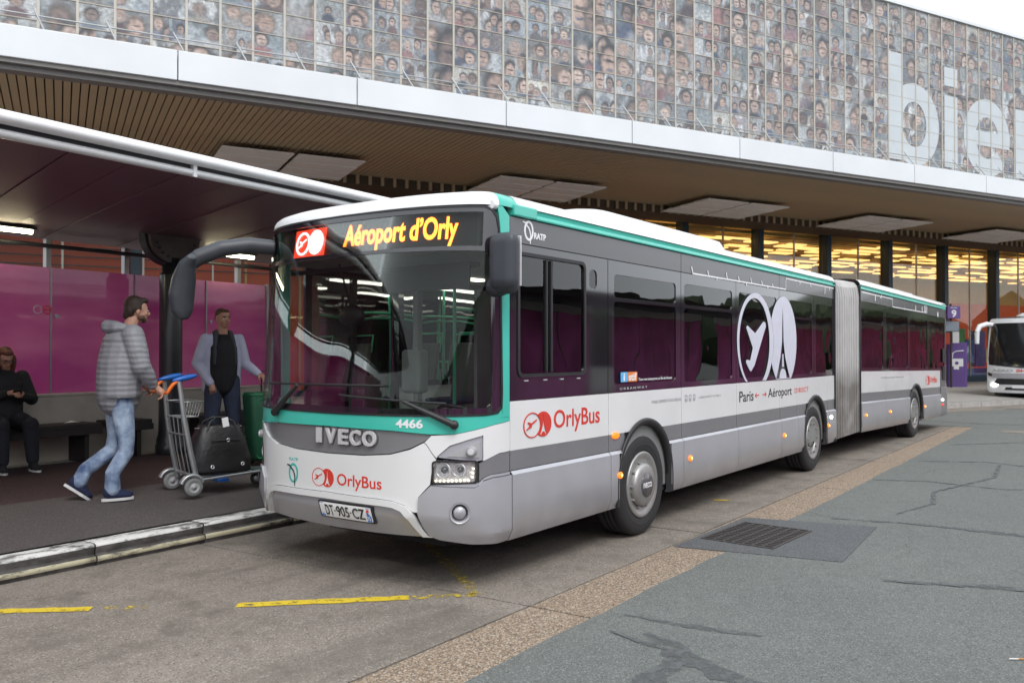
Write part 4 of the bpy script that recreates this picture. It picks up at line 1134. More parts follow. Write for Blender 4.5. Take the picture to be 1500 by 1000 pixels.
# roof hump
def hump(fnT, y0, y1, name='roof_pod', x0=-2.05, x1=-.45, top=3.17, lead=1.25, tail=.10, mt=None):
    V = []; F = []; nx, ny = 14, 40
    for j in range(ny + 1):
        y = y0 + (y1 - y0) * j / ny; f = min(1, (y - y0) / lead); e = min(1, (y1 - y) / tail); h = (1 - (1 - f) ** 2.2) * (1 - (1 - e) ** 2.5)
        for i in range(nx + 1):
            u = -1 + 2 * i / nx; w = (1 - abs(u) ** 6) ; z = 2.925 + (top - 2.925) * h * (w ** .5 if w > 0 else 0)
            V.append(fnT((x0 + x1) / 2 + (x1 - x0) / 2 * u, y, z))
    for j in range(ny):
        for i in range(nx): F.append((j*(nx+1) + i, j*(nx+1) + i + 1, (j+1)*(nx+1) + i + 1, (j+1)*(nx+1) + i))
    mesh_obj(name, V, F, mt or m_roofw, bus, smooth=True)
hump(FT, 2.0, 6.02, top=3.21); hump(RT, -2.3, 2.45, top=3.14)
hump(RT, 2.5, 3.15, 'engine_vent_pod', -1.9, -.5, 3.08, .1, .35, m_darkg)
# ---- front: teal pillars, sill, hood, corners
wsR = [(-1.5536, 1.262), (-.60, 1.268), (-.20, 1.272), (-.10, 1.284), (-.060, 1.32), (-.055, 1.45), (-.075, 2.3), (-.10, 2.64), (-.125, 2.72), (-.17, 2.765), (-.24, 2.788), (-1.5536, 2.80)]
wsO = wsR + [(-2*LH - a, z) for a, z in reversed(wsR[1:-1])]
inR = [(-1.5536, 1.318), (-.60, 1.322), (-.22, 1.326), (-.165, 1.35), (-.155, 1.45), (-.185, 2.35), (-.21, 2.44), (-.26, 2.46), (-1.5536, 2.47)]
inO = inR + [(-2*LH - a, z) for a, z in reversed(inR[1:-1])]
disO = [(-.27, 2.495), (-.27, 2.745), (-2*LH + .27, 2.745), (-2*LH + .27, 2.495)]
def outer_half(): return wsR
halfR = wsR + [(-LH, 2.745), (-.27, 2.745), (-.27, 2.495), (-LH, 2.495), (-LH, 2.472)] + [(a, z) for a, z in reversed(inR[:-1])]
halfR = wsR + [(-LH, 2.745), (-.27, 2.745), (-.27, 2.495), (-LH, 2.495)] + [(a, z) for a, z in reversed(inR)]
S('windscreen_surround', [halfR], m_dark, .004, .012, BF, (.05, .12)); S('windscreen_surround', [mirror(halfR)], m_dark, .004, .012, BF, (.05, .12))
S('windscreen', [[(a, z) for a, z in inO]], m_ws, .003, .006, BF, (.05, .12), True)
S('display_glass', [disO[::-1]], m_ws, .003, .006, BF, (.05, .12), True)
S('windscreen_gasket', [[(a, z) for a, z in wsO], [(a * .0 + (-LH + (a + LH) * .988), 2.03 + (z - 2.03) * .984) for a, z in wsO][::-1]], m_black, .010, .012, BF, (.05, .12))
# teal A pillars
pil = [(-.052, 1.25), (.032, 1.25), (.032, 2.735), (-.06, 2.80), (-.12, 2.80), (-.10, 2.72), (-.08, 2.6), (-.068, 2.3), (-.048, 1.45)]
S('pillar', [pil], m_teal, .0, .03, BF, (.03, .2)); S('pillar', [mirror(pil)], m_teal, .0, .03, BF, (.03, .2))
sill = [(-1.5536, 1.166), (-.90, 1.160), (-.62, 1.142), (-.44, 1.143), (-.30, 1.17), (-.12, 1.205), (.032, 1.222), (.032, 1.248), (-.052, 1.248), (-.062, 1.32), (-.10, 1.280), (-.20, 1.268), (-.60, 1.264), (-1.5536, 1.258)]
S('teal_sill', [sill + [(-2*LH - a, z) for a, z in reversed(sill[1:-1])]], m_teal, .002, .03, BF, (.05, .05))
cres = [(-1.5536, 1.160), (-.90, 1.154), (-.60, 1.134), (-.66, 1.088), (-.77, 1.036), (-.93, .992), (-1.18, .970), (-1.5536, .962)]
cresO = cres + [(-2*LH - a, z) for a, z in reversed(cres[1:-1])]
S('grille', [cresO], m_grey, -.014, .02, BF, (.06, .03))
hood = [(-1.5536, .955), (-1.18, .963), (-.925, .985), (-.76, 1.029), (-.66, 1.078), (-.640, 1.065), (-.60, 1.005), (-.568, .962), (-.60, .87), (-.612, .784), (-.70, .69), (-.703, .58), (-.745, .585), (-.80, .630), (-.90, .655), (-1.0, .662), (-1.5536, .668)]
S('hood', [hood + [(-2*LH - a, z) for a, z in reversed(hood[1:-1])]], m_white, .004, .03, BF, (.05, .04))
# white arched trim round the lower valance, raised
tr = [(-1.5536, .664), (-1.0, .658), (-.90, .651), (-.80, .626), (-.745, .580), (-.715, .53), (-.68, .45), (-.655, .412), (-.58, .408), (-.60, .40), (-.70, .40), (-.735, .45), (-.78, .53), (-.83, .585), (-.90, .607), (-1.0, .613), (-1.5536, .619)]
S('arch_trim', [tr + [(-2*LH - a, z) for a, z in reversed(tr[1:-1])]], m_white, .020, .04, BF, (.04, .03))
val = [(-1.5536, .616), (-1.0, .610), (-.90, .604), (-.835, .582), (-.785, .528), (-.74, .45), (-.705, .398), (-1.5536, .385)]
S('valance', [val + [(-2*LH - a, z) for a, z in reversed(val[1:-1])]], m_silver, -.012, .03, BF, (.05, .04))
# corner: silver bumper, white cheek, grey flash
bum = [(-.697, .575), (-.694, .688), (-.606, .776), (-.29, .757), (-.262, .770), (-.23, .800), (-.15, .818), (.03, .822), (.03, .34), (-.10, .335), (-.35, .35), (-.58, .385), (-.645, .410), (-.672, .47)]
fogc = oval(-.40, .585, .058, .064, 24)
for mm_ in (lambda q: q, mirror):
    S('bumper_corner', [mm_(bum), mm_(fogc[::-1])], m_silver, .022, .05, BF, (.03, .035))
    S('bumper_shoulder', [mm_([(-.606, .780), (-.29, .761), (-.255, .778), (-.225, .808), (-.15, .824), (.03, .828), (.03, .846), (-.16, .842), (-.215, .825), (-.26, .79)])], m_silver, .006, .03, BF, (.03, .03))
    S('grey_flash', [mm_([(.03, .850), (.03, .996), (-.09, .990), (-.17, .962), (-.255, .925), (-.256, .80), (-.225, .826), (-.16, .846)])], m_grey, .0, .03, BF, (.03, .03))
    S('cheek', [mm_([(-.652, 1.082), (-.600, 1.132), (-.44, 1.139), (-.30, 1.166), (-.12, 1.201), (.03, 1.218), (.03, 1.0), (-.09, .994), (-.17, .966), (-.225, .945), (-.225, 1.13), (-.33, 1.105), (-.47, 1.062), (-.555, .99), (-.565, .972), (-.598, 1.012), (-.636, 1.07)])], m_white, .004, .03, BF, (.03, .03))
    # indicator wedge
    S('indicator_recess', [mm_([(-.545, .975), (-.56, .985), (-.465, 1.058), (-.33, 1.100), (-.229, 1.124), (-.229, .952), (-.262, .946)])], m_silver, -.008, .02, BF, (.03, .03))
    S('indicator_panel', [mm_([(-.49, .985), (-.36, 1.045), (-.25, 1.085), (-.25, .968)])], m_textgrey, -.002, .01, BF, (.03, .03))
    p = Vector(BF(mm_([(-.31, 1.01)])[0][0], 1.02, .0)); n0 = path(mm_([(-.31, 1.01)])[0][0])[1]; nn = Vector((n0[0], n0[1], 0)).normalized(); nn = (nn + Vector((0, -.9, 0))).normalized()
    b = MB(); b.tube([p - nn * .03, p + nn * .035, p + nn * .055], [.036, .034, .028], 18); o = b.build('indicator_lamp', m_textgrey, bus)
    b = MB(); b.tube([p + nn * .052, p + nn * .060], [.024, .020], 14); b.build('lamp_lens', m_chrome, o)
    # fog lamp dish
    fc = mm_([(-.40, .585)])[0]; p = Vector(BF(fc[0], fc[1], 0)); n0 = path(fc[0])[1]; nn = Vector((n0[0], n0[1], 0)).normalized()
    Tq = Matrix.Translation(p) @ nn.to_track_quat('Z', 'Y').to_matrix().to_4x4()
    b = MB(); b.lathe([(.075, .024), (.066, .020), (.058, -.01), (.05, -.025)], 26, 0, Tq); o = b.build('fog_lamp', m_silver, bus)
    b = MB(); b.lathe([(.046, -.03), (.046, .008), (.038, .018), (.0, .022)], 24, 0, Tq); b.build('lamp_lens', m_silver, o)
    # headlamp
    hl = rrect(-.598, .788, -.268, .953, .022)
    hl = mm_(hl); root = S('headlight', [hl, [(-LH + (a + LH) * 1 + (.012 if a < (mm_([(-.433, 0)])[0][0]) else -.012), z + (.010 if z < .87 else -.010)) for a, z in hl][::-1]], m_black, .010, .03, BF, (.04, .05))
    S('reflector_bowl', [[(a, z) for a, z in hl]], M('lamp_bowl', (.82, .82, .82), .3, metal=.35, var=.35, vs=30), -.028, .005, BF, (.04, .05), parent=root)
    for (u, r1) in ((-.513, .060), (-.395, .052)):
        q = mm_([(u, 0)])[0][0]; p = Vector(BF(q, .885, -.035)); n0 = path(q)[1]; nn = (Vector((n0[0], n0[1], 0)) + Vector((0, -1.2, 0))).normalized()
        Tq = Matrix.Translation(p) @ nn.to_track_quat('Z', 'Y').to_matrix().to_4x4()
        b = MB(); b.lathe([(r1, .024), (r1 - .004, .028), (r1 - .010, .022), (r1 * .62, -.012), (r1 * .5, -.016)], 26, 0, Tq); b.build('lamp_ring', m_chrome, root)
        b = MB(); b.lathe([(r1 * .52, -.012), (r1 * .45, .006), (r1 * .25, .016), (0, .018)], 20, 0, Tq); b.build('projector_lens', M('projector', (.25, .26, .28), .08, metal=.6, var=0), root)
    for j in range(12):
        u, z = (-.572 + .030 * j, .809) if j < 9 else (-.303 + .004 * (j - 9), .832 + .030 * (j - 9))
        q = mm_([(u, 0)])[0][0]; p = Vector(BF(q, z, -.014)); b = MB(); b.ell(p, (.0085, .0085, .0075), 8, 6); b.build('led', m_drl, root)
    S('lamp_lens', [[(a, z) for a, z in hl]], m_lens, .004, .004, BF, (.04, .05), True, parent=root)

# plate
PLN = lambda u, v, off: BF(u, v, off)
S('plate_holder', [rrect(-1.645, .465, -1.075, .597, .01)], m_black, .006, .015, BF, (.1, None))
pt = S('number_plate', [rrect(-1.625, .475, -1.095, .587, .01)], m_plate, .012, .006, BF, (.1, None))
for (a, e) in ((-1.622, -1.580), (-1.140, -1.098)): S('plate_band', [[(a, .478), (e, .478), (e, .584), (a, .584)]], m_plateblue, .0135, .002, BF, (None, None), parent=pt)
S('plate_region', [oval(-1.119, .562, .012, .012, 12)], m_red, .0148, .001, BF, (None, None), parent=pt)
for (s_, a, e, z0, z1) in (('DT', -1.565, -1.475, .49, .572), ('-', -1.465, -1.45, .527, .535), ('905', -1.44, -1.31, .49, .572), ('-', -1.30, -1.285, .527, .535), ('CZ', -1.272, -1.155, .49, .572)):
    text_on('plate_text', s_, (a, z0, e, z1), BF, .0142, .0015, m_textblack, pt, .012)
text_on('plate_text', 'F', (-1.611, .488, -1.594, .512), BF, .0148, .001, m_textwhite, pt, .02)
text_on('plate_text', '75', (-1.135, .488, -1.105, .520), BF, .0148, .001, m_textwhite, pt, .02)
# chrome maker's lettering
xs0 = [(-1.662, -1.612, 'I'), (-1.560, -1.445, 'V'), (-1.418, -1.320, 'E'), (-1.298, -1.195, 'C'), (-1.172, -1.045, 'O')]
for (a, e, ch) in xs0:
    text_on('badge_letter', ch, (a - .008, 1.028, e + .008, 1.158), BF, -.002, .012, m_darkg, bus, .055, step=(.04, None))
    text_on('badge_letter', ch, (a, 1.036, e, 1.150), BF, .014, .016, m_chrome, bus, .03, step=(.04, None))
text_on('fleet_number', '4466', (-.877, 1.182, -.665, 1.246), BF, .0055, .003, m_textwhite, bus, .03)

# ---- graphics
def plane_shape(cx, cz, sx, sz):      # little aeroplane, nose up right
    P = [(-.95, -.55), (-.78, -.72), (-.38, -.42), (-.10, -.95), (.02, -.90), (.05, -.30), (.20, -.12), (.75, .45), (.92, .72), (.88, .92), (.68, .88), (.10, .35), (-.62, .42), (-.78, .30), (-.30, .02), (-.55, -.28)]
    P = [(-1.0, -.50), (-.90, -.62), (-.48, -.40), (-.05, -.28), (.0, .12), (.78, .62), (.95, .80), (.86, .92), (.62, .80), (-.02, .40), (-.62, .62), (-.78, .50), (-.36, .10), (-.66, -.22)]
    return [(cx + sx*x, cz + sz*y) for x, y in P]
def tower_shape(cx, z0, w, h):
    L = [(0, 1), (.03, .97), (.04, .62), (.09, .45), (.16, .33), (.27, .14), (.42, 0), (.22, 0)]
    P = [(cx + w*x, z0 + h*y) for x, y in L]
    arch_ = [(cx + w*.20*math.cos(R(a)), z0 + h*.13*math.sin(R(a))) for a in range(0, 181, 20)]
    Q = [(cx - w*x, z0 + h*y) for x, y in reversed(L[:-1])]
    return P[:-1] + arch_ + Q[:-1]
def logo(a0, z0, w, h, fn, col, parent, off=.0055, thin=.10, holl=True, steps=(.05, None)):
    """ring with an aeroplane in it, overlapped by a solid disc with a tower cut out of it"""
    r = w * .31; rz = h * .5; c1 = a0 + r; c2 = a0 + w - r * .97; cz = z0 + rz
    S('logo_ring', [oval(c1, cz, r, rz, 44), oval(c1, cz, r * (1 - thin), rz * (1 - thin * .85), 44)[::-1]], col, off, .003, fn, steps, parent=parent)
    S('logo_plane', [plane_shape(c1 - r * .05, cz - rz * .05, r * .62, rz * .52)], col, off, .003, fn, steps, parent=parent)
    # disc minus ring: crescent bounded by the ring on its left
    disc = [p for p in oval(c2, cz, r * .97, rz * 1.0, 60) if ((p[0] - c1) / (r*1.02))**2 + ((p[1] - cz) / (rz*1.02))**2 >= 1]
    disc.sort(key=lambda p: math.atan2(p[1] - cz, p[0] - c2))
    inner = [p for p in oval(c1, cz, r * 1.015, rz * 1.015, 80) if ((p[0] - c2) / (r*.97))**2 + ((p[1] - cz) / rz)**2 <= 1]
    inner.sort(key=lambda p: -p[1])
    tw = tower_shape(c2 + r * .02, cz - rz * .80, r * .95, rz * 1.55)
    S('logo_disc', [disc + inner, tw[::-1]], col, off, .003, fn, steps, parent=parent)
logo(-1.715, .700, .245, .140, BF, m_red, bus)
text_on('route_name', 'OrlyBus', (-1.435, .700, -.995, .815), BF, .0055, .002, m_red, bus, .012)
logo(.205, 1.070, .385, .195, BF, m_red, bus)
text_on('route_name', 'OrlyBus', (.63, 1.075, 1.355, 1.265), BF, .0025, .002, m_red, bus, .012)
# operator mark
def opmark(cx, cz, s_, fn, ring, face, parent, off):
    S('operator_ring', [oval(cx, cz, s_, s_ * 1.25, 32), oval(cx, cz, s_ * .68, s_ * .95, 32)[::-1]], ring, off, .002, fn, (.05, None), parent=parent)
    pts = [(-1.35, 1.05), (-.75, 1.0), (-.35, .65), (.0, .45), (.35, -.1), (.42, -.45), (.36, -1.6), (.22, -1.6), (.24, -.5), (.12, -.15), (-.15, .28), (-.5, .5), (-.85, .82), (-1.35, .9)]
    S('operator_profile', [[(cx + s_*x, cz + s_*y) for x, y in pts]], face, off + .0012, .002, fn, (.05, None), parent=parent)
opmark(-1.945, .775, .062, BF, m_tealprint, m_textblack, bus, .0055)
text_on('operator_name', 'RATP', (-2.00, .872, -1.885, .896), BF, .0055, .002, m_tealprint, bus, .01)
opmark(.285, 2.655, .062, BF, m_textwhite, m_textwhite, bus, .0)
text_on('operator_name', 'RATP', (.355, 2.600, .520, 2.650), BF, .0, .002, m_textwhite, bus, .03)
# large film logo over bay four, cut off at the band
def clipz(lp, z0=1.372):
    out = []
    for i in range(len(lp)):
        p, q = lp[i], lp[(i+1) % len(lp)]
        if p[1] >= z0: out.append(p)
        if (p[1] >= z0) != (q[1] >= z0): t = (z0 - p[1]) / (q[1] - p[1]); out.append((p[0] + t*(q[0]-p[0]), z0))
    return out
o1, i1 = oval(5.17, 1.86, .625, .585, 90), oval(5.14, 1.84, .53, .555, 90)
seg = lambda lp, f: [p for p in lp if f(p)]
# ring is open where the window band ends
ringL = clipz(o1); 
def openring(cx, cz, rx, ry, ix, iz, irx, iry, zc):
    a0 = math.asin(max(-1, (zc - cz) / ry)); b0 = math.asin(max(-1, (zc - iz) / iry)); n_ = 60
    O = [(cx + rx*math.cos(t), cz + ry*math.sin(t)) for t in [a0 + (math.pi - 2*a0) * i / n_ for i in range(n_ + 1)]]
    I = [(ix + irx*math.cos(t), iz + iry*math.sin(t)) for t in [math.pi - b0 - (math.pi - 2*b0) * i / n_ for i in range(n_ + 1)]]
    return O + I
rl = openring(5.17, 1.86, .625, .590, 5.135, 1.845, .52, .540, 1.372)
S('logo_ring', [rl], m_lilac, .0035, .002, BF, (.1, None))
S('logo_plane', [[(4.84, 2.02), (4.88, 2.045), (5.14, 1.955), (5.43, 2.105), (5.50, 2.10), (5.52, 2.05), (5.47, 1.99), (5.11, 1.56), (4.99, 1.49), (4.93, 1.52), (4.83, 1.60), (4.85, 1.635), (4.97, 1.625), (5.06, 1.775)]], m_lilac, .0035, .002, BF, (.1, None))
d1 = openring(6.22, 1.86, .53, .590, 5.17, 1.86, .635, .600, 1.372)
disc = [p for p in clipz(oval(6.20, 1.87, .535, .590, 120)) if ((p[0] - 5.17) / .632)**2 + ((p[1] - 1.86) / .598)**2 >= 1]
inn = [p for p in oval(5.17, 1.86, .632, .598, 140) if ((p[0] - 6.20) / .535)**2 + ((p[1] - 1.87) / .590)**2 < 1 and p[1] > 1.372]
disc.sort(key=lambda p: math.atan2(p[1] - 1.87, p[0] - 6.20)); inn.sort(key=lambda p: -p[1])
tw = [(6.17, 2.36), (6.185, 2.15), (6.20, 1.86), (6.26, 1.66), (6.36, 1.50), (6.45, 1.38), (6.31, 1.38)] + [(6.17 + .14*math.cos(R(a)), 1.38 + .13*math.sin(R(a))) for a in range(0, 181, 20)] + [(5.90, 1.38), (5.98, 1.50), (6.07, 1.66), (6.135, 1.86), (6.15, 2.15)]
S('logo_disc', [disc + inn, tw[::-1]], m_lilac, .0035, .002, BF, (.1, None))
S('logo_tower_gap', [[(6.13, 1.53), (6.21, 1.53), (6.19, 1.70), (6.15, 1.70)]], m_lilac, .0035, .002, BF, (None, None))
text_on('slogan', 'Paris', (4.615, 1.135, 5.08, 1.262), BF, .0025, .002, m_textblack, bus, .006)
for s_, u in ((-1, 5.20), (1, 5.47)):
    S('slogan_arrow', [[(u + .075*x*s_, 1.195 + .030*y) for x, y in ((1, 0), (.25, 1), (.05, .85), (.5, .22), (-1, .22), (-1, -.22), (.5, -.22), (.05, -.85), (.25, -1))]], m_red, .0025, .002, BF, (None, None))
text_on('slogan', 'Aéroport', (5.60, 1.115, 6.53, 1.262), BF, .0025, .002, m_textblack, bus, .006)
text_on('slogan', 'DIRECT', (6.66, 1.165, 7.27, 1.232), BF, .0025, .002, m_red, bus, .008, 1.25)
text_on('route_list', 'PARIS DENFERT-ROCHEREAU', (2.35, 1.232, 3.02, 1.262), BF, .0025, .0015, m_textgrey, bus, 0)
for i in range(3):
    u = 3.10 + i * .10; S('station_symbol', [rrect(u, 1.215, u + .06, 1.285, .012), rrect(u + .010, 1.245, u + .05, 1.272, .006)[::-1]], m_textgrey, .0025, .0015)
text_on('route_list', '• AÉROPORT D’ORLY', (3.42, 1.232, 4.06, 1.262), BF, .0025, .0015, m_textgrey, bus, 0)
S('partner_mark', [rrect(1.735, 1.455, 1.87, 1.545, .012)], m_stifb, .0, .0015); S('partner_mark', [rrect(1.872, 1.455, 2.055, 1.545, .012)], m_stifo, .0, .0015)
text_on('partner_name', 'stif', (1.885, 1.465, 2.04, 1.535), BF, .0015, .001, m_textwhite, bus, .03)
text_on('partner_name', 'i', (1.785, 1.465, 1.815, 1.535), BF, .0015, .001, m_textwhite, bus, .03)
text_on('partner_slogan', 'Tous vos transports en Île-de-France', (2.08, 1.452, 2.80, 1.492), BF, .0, .001, m_textwhite, bus, .01)
text_on('model_name', 'URBANWAY', (1.72, 1.385, 2.26, 1.408), BF, .0, .0015, m_textgrey, bus, .02, 1.5)
# skyline drawn as a thin white line
def skyline(pts, fn, w=.016, off=.0022):
    for i in range(len(pts) - 1):
        (a, z), (c, y) = pts[i], pts[i+1]; d = Vector((c - a, y - z)).normalized(); n2_ = Vector((-d.y, d.x)) * w / 2
        S('skyline', [[(a - n2_.x, z - n2_.y), (c - n2_.x, y - n2_.y), (c + n2_.x, y + n2_.y), (a + n2_.x, z + n2_.y)]], m_textwhite, off, .0015, fn, (.5, None))
skyline([(3.30, 2.552), (6.30, 2.562)], BF); skyline([(6.30, 2.556), (6.30, 2.715)], BF); skyline([(6.30, 2.708), (8.58, 2.712)], BF)
for u, h in ((3.30, .06), (3.72, .05), (4.25, .07), (4.62, .05), (5.02, .06), (5.40, .05), (5.80, .04)): skyline([(u, 2.56), (u - .03, 2.56 + h)], BF, .02, .0034)
for u, h in ((3.95, -.03), (4.85, -.04), (5.6, -.03), (6.9, -.05), (7.4, -.05), (8.1, -.11), (8.35, -.04)): skyline([(u, (2.56 if u < 6.3 else 2.71)), (u, (2.56 if u < 6.3 else 2.71) + h)], BF, .022, .0034)

# side lamps
def lamp(fn, u, z, r=.030, core=True, amb=m_lampor, cm=m_lamphot, name='side_marker_lamp', w=1.25, base=.026):
    p = Vector(fn(u, z, base)); q = Vector(fn(u, z, base + .05)); nn = (q - p).normalized()
    b = MB(); b.tube([p - nn*.004, p + nn*.012, p + nn*.020], [r * 1.05, r, r * .6], 16, sx=w); o = b.build(name, amb, bus)
    if core: b = MB(); b.ell(p + nn*.018 , (.010, .012, .012), 10, 8); b.build('bulb', cm, o)
for y, z in ((2.17, .63), (3.67, .63), (6.64, .63), (8.66, .62)): lamp(BF, y - .5, z)
lamp(BF, 8.82 - .5, .735, .027, True, m_lampwhite, m_lampwhite)
lamp(BF, 2.13 - .5, .985, .030, False, m_lampor, name='indicator_repeater', w=2.0, base=.0)
for t in (-3.38, -1.86, .80): lamp(BR, t, .62 , .028)
lamp(BR, 2.50, .71, .028, True, m_lampwhite, m_lampwhite); lamp(BR, 2.50, .60, .024, True, m_lampred, m_lampred)

# ---- bellows
NB = 11; V = []; F = []; ring = []
outl = [(-.0, .36), (.0, .8), (.0, 1.36), (.0, 2.6), (-.02, 2.76), (-.09, 2.85), (-.25, 2.89), (-1.25, 2.895), (-2.25, 2.89), (-2.41, 2.85), (-2.48, 2.76), (-2.5, 1.36), (-2.5, .36)]
for i in range(NB * 4 + 1):
    s_ = i / (NB * 4); ph = (i % 4); ins = (.0, .008, .13, .008)[ph] + .006 * math.sin(i * 1.7)
    for (x, z) in outl:
        cx_ = -1.25; k = 1 - ins / 1.25; xx = cx_ + (x - cx_) * k; zz = z - (ins if z > 2.7 else 0)
        p0 = Vector((xx, 9.10, zz)); p1 = Vector(RT(xx, -3.62, zz)); V.append(p0.lerp(p1, s_))
k = len(outl)
for i in range(NB * 4):
    for q in range(k - 1): F.append((i*k + q, (i+1)*k + q, (i+1)*k + q + 1, i*k + q + 1))
mesh_obj('bellows', V, F, m_bellow, bus)
for fnT, y in ((FT, 9.105), (RT, -3.625)):
    for (xa, xb) in ((.018, -.03), (-2.518, -2.47)):
        b = MB(); V = [fnT(xa, y - .02, .34), fnT(xb, y - .02, .34), fnT(xb, y + .02, .34), fnT(xa, y + .02, .34), fnT(xa, y - .02, 2.80), fnT(xb, y - .02, 2.80), fnT(xb, y + .02, 2.80), fnT(xa, y + .02, 2.80)]
        b.add(V, [(0, 3, 2, 1), (4, 5, 6, 7), (0, 1, 5, 4), (1, 2, 6, 5), (2, 3, 7, 6), (3, 0, 4, 7)]); b.build('bellows_frame', m_black, bus)

# ---- rear section, near side
idt = lambda y: y
rs = [-3.60, -2.08, -.33, .66, 2.38]
for i in range(len(rs) - 1):
    a_, e_ = rs[i] + g, rs[i+1] - g; ar = [.16] if (a_ < .70 and e_ > -.38) else []
    for (p, q) in cutseg(a_, e_, ar, .5348): side_panel('skirt_panel', p, q, .335, .822, m_silver, BR, idt, .026, .04)
    if not ar or a_ < -.4 or True:
        p, q = a_, e_
        if ar: 
            if a_ > -.4 and e_ < .7: p = q = 0
            elif a_ < -.4: q = min(q, -.30)
            else: p = max(p, .62)
        if q > p: extr('skirt_shoulder', [(.026, .822), (.004, .846), (-.03, .846)], p, q, RT, m_silver, 2, False)
    for (p, q) in cutseg(a_, e_, ar, .40): side_panel('grey_band', p, q, .852, .998, m_grey, BR, idt, 0, .03, ar)
    side_panel('white_band', a_, e_, .998, 1.362, m_white, BR, idt, 0, .03, ar)
# tail corner
S('tail_corner', [[(2.39, .335), (3.9, .335), (3.9, .998), (2.39, .998)]], m_grey, .02, .03, BR, (.05, .06))
S('tail_corner', [[(2.39, 1.002), (3.9, 1.002), (3.9, 2.735), (2.90, 2.735), (2.90, 1.366), (2.39, 1.366)]], m_darkg, .0, .03, BR, (.05, .1))
for z0 in (1.15, 1.55): S('tail_lamp', [rrect(2.60, z0, 2.86, z0 + .30, .02)], m_black, .016, .012, BR, (.05, None))
S('tail_cap', [[(2.60, 2.738), (3.9, 2.738), (3.9, 2.86), (2.60, 2.86)]], m_teal, .0, .03, BR, (.05, None))
RW = [(-3.60, -2.085, [(-3.50, 1.42, -2.18, 2.18), (-3.50, 2.215, -2.18, 2.43)]), (-2.075, -.335, [(-1.98, 1.42, -.44, 2.43)]), (-.325, 1.30, [(-.24, 1.42, 1.20, 2.43)]), (1.31, 2.895, [(1.40, 1.42, 2.80, 2.43)])]
for (a_, e_, h) in RW: window(a_, e_, h, BR, idt)
S('header_panel', [[(-3.60, 2.549), (2.895, 2.549), (2.895, 2.735), (-3.60, 2.735)]], m_darkg, -.002, .03, BR, (.5, None))
skyline([(-3.5, 2.70), (-1.55, 2.705)], BR); skyline([(-1.55, 2.705), (-1.55, 2.56)], BR); skyline([(-1.55, 2.56), (1.15, 2.585)], BR)
for u, h, z in ((-2.7, -.10, 2.70), (-2.3, .04, 2.70), (-2.35, -.04, 2.70), (.2, .11, 2.57), (.75, .12, 2.575), (.95, .16, 2.58), (1.05, .16, 2.58), (1.15, .15, 2.585)): skyline([(u, z), (u, z + h)], BR, .04, .0034)
S('door_badge', [oval(2.20, 2.60, .05, .06, 16)], m_textwhite, .0, .0015, BR)
logo(1.02, 1.055, .36, .20, BR, m_red, bus, .0025)
text_on('route_name', 'OrlyBus', (1.42, 1.065, 2.05, 1.235), BR, .0025, .002, m_red, bus, .012)
text_on('route_list', 'PARIS DENFERT-ROCHEREAU • AÉROPORT D’ORLY', (-2.35, 1.232, -.75, 1.262), BR, .0025, .0015, m_textgrey, bus, 0)
# back face
b = MB(); b.add([RT(-.3, 3.30, .36), RT(-2.2, 3.30, .36), RT(-2.2, 3.30, 2.86), RT(-.3, 3.30, 2.86)], [(0, 1, 2, 3)]); b.build('back_panel', m_darkg, bus)

# ---- far side, both sections: lower panels, door glass, windows
fb = [.7, 1.95, 3.4, 4.9, 6.3, 7.6, 9.1]
for i in range(len(fb) - 1):
    a_, e_ = fb[i] + g, fb[i+1] - g; door = i in (0, 3)
    z0 = .36 if door else 1.366
    if not door:
        S('far_panel', [[(a_, .335), (e_, .335), (e_, 1.362), (a_, 1.362)]], m_white, 0, .03, FFar, (.5, .3))
    fr = S('far_window', [[(a_, z0), (e_, z0), (e_, 2.735), (a_, 2.735)], rrect(a_ + .08, z0 + .06, e_ - .08, 2.45, .04)[::-1]], m_dark, 0, .03, FFar, (.5, None), True)
    S('pane', [rrect(a_ + .075, z0 + .055, e_ - .075, 2.455, .04)], m_wside, -.010, .006, FFar, (None, None), True, parent=fr)
    if door:
        b = MB(); b.box((-2.49, (a_ + e_) / 2 - .03, z0), (-2.46, (a_ + e_) / 2 + .03, 2.46)); b.build('door_post', m_black, fr)
for (a_, e_) in ((-3.6, -2.1), (-2.1, -.6), (-.6, .9), (.9, 3.0)):
    S('far_panel', [[(a_, .335), (e_, .335), (e_, 1.362), (a_, 1.362)]], m_white, 0, .03, RFar, (.5, .3))
    fr = S('far_window', [[(a_, 1.366), (e_, 1.366), (e_, 2.735), (a_, 2.735)], rrect(a_ + .08, 1.43, e_ - .08, 2.45, .04)[::-1]], m_dark, 0, .03, RFar, (.5, None), True)
    S('pane', [rrect(a_ + .075, 1.425, e_ - .075, 2.455, .04)], m_wside, -.010, .006, RFar, (None, None), True, parent=fr)
# ---- floors, ceilings, underbody, linings
def slab(name, x0, x1, y0, y1, z0, z1, fnT, mat):
    V = [fnT(x, y, z) for z in (z0, z1) for x, y in ((x0, y0), (x1, y0), (x1, y1), (x0, y1))]
    mesh_obj(name, V, [(0, 3, 2, 1), (4, 5, 6, 7), (0, 1, 5, 4), (1, 2, 6, 5), (2, 3, 7, 6), (3, 0, 4, 7)], mat, bus)
slab('floor', -2.44, -.06, .45, 9.1, .36, .42, FT, m_intfloor); slab('floor', -2.44, -.06, -3.6, 3.1, .36, .44, RT, m_intfloor)
slab('ceiling', -2.42, -.08, .55, 9.1, 2.50, 2.55, FT, m_ceil); slab('ceiling', -2.42, -.08, -3.6, 3.1, 2.50, 2.55, RT, m_ceil)
slab('underbody', -1.9, -.6, .5, 9.1, .22, .35, FT, m_blackin); slab('underbody', -1.9, -.6, -3.6, 3.0, .22, .35, RT, m_blackin)
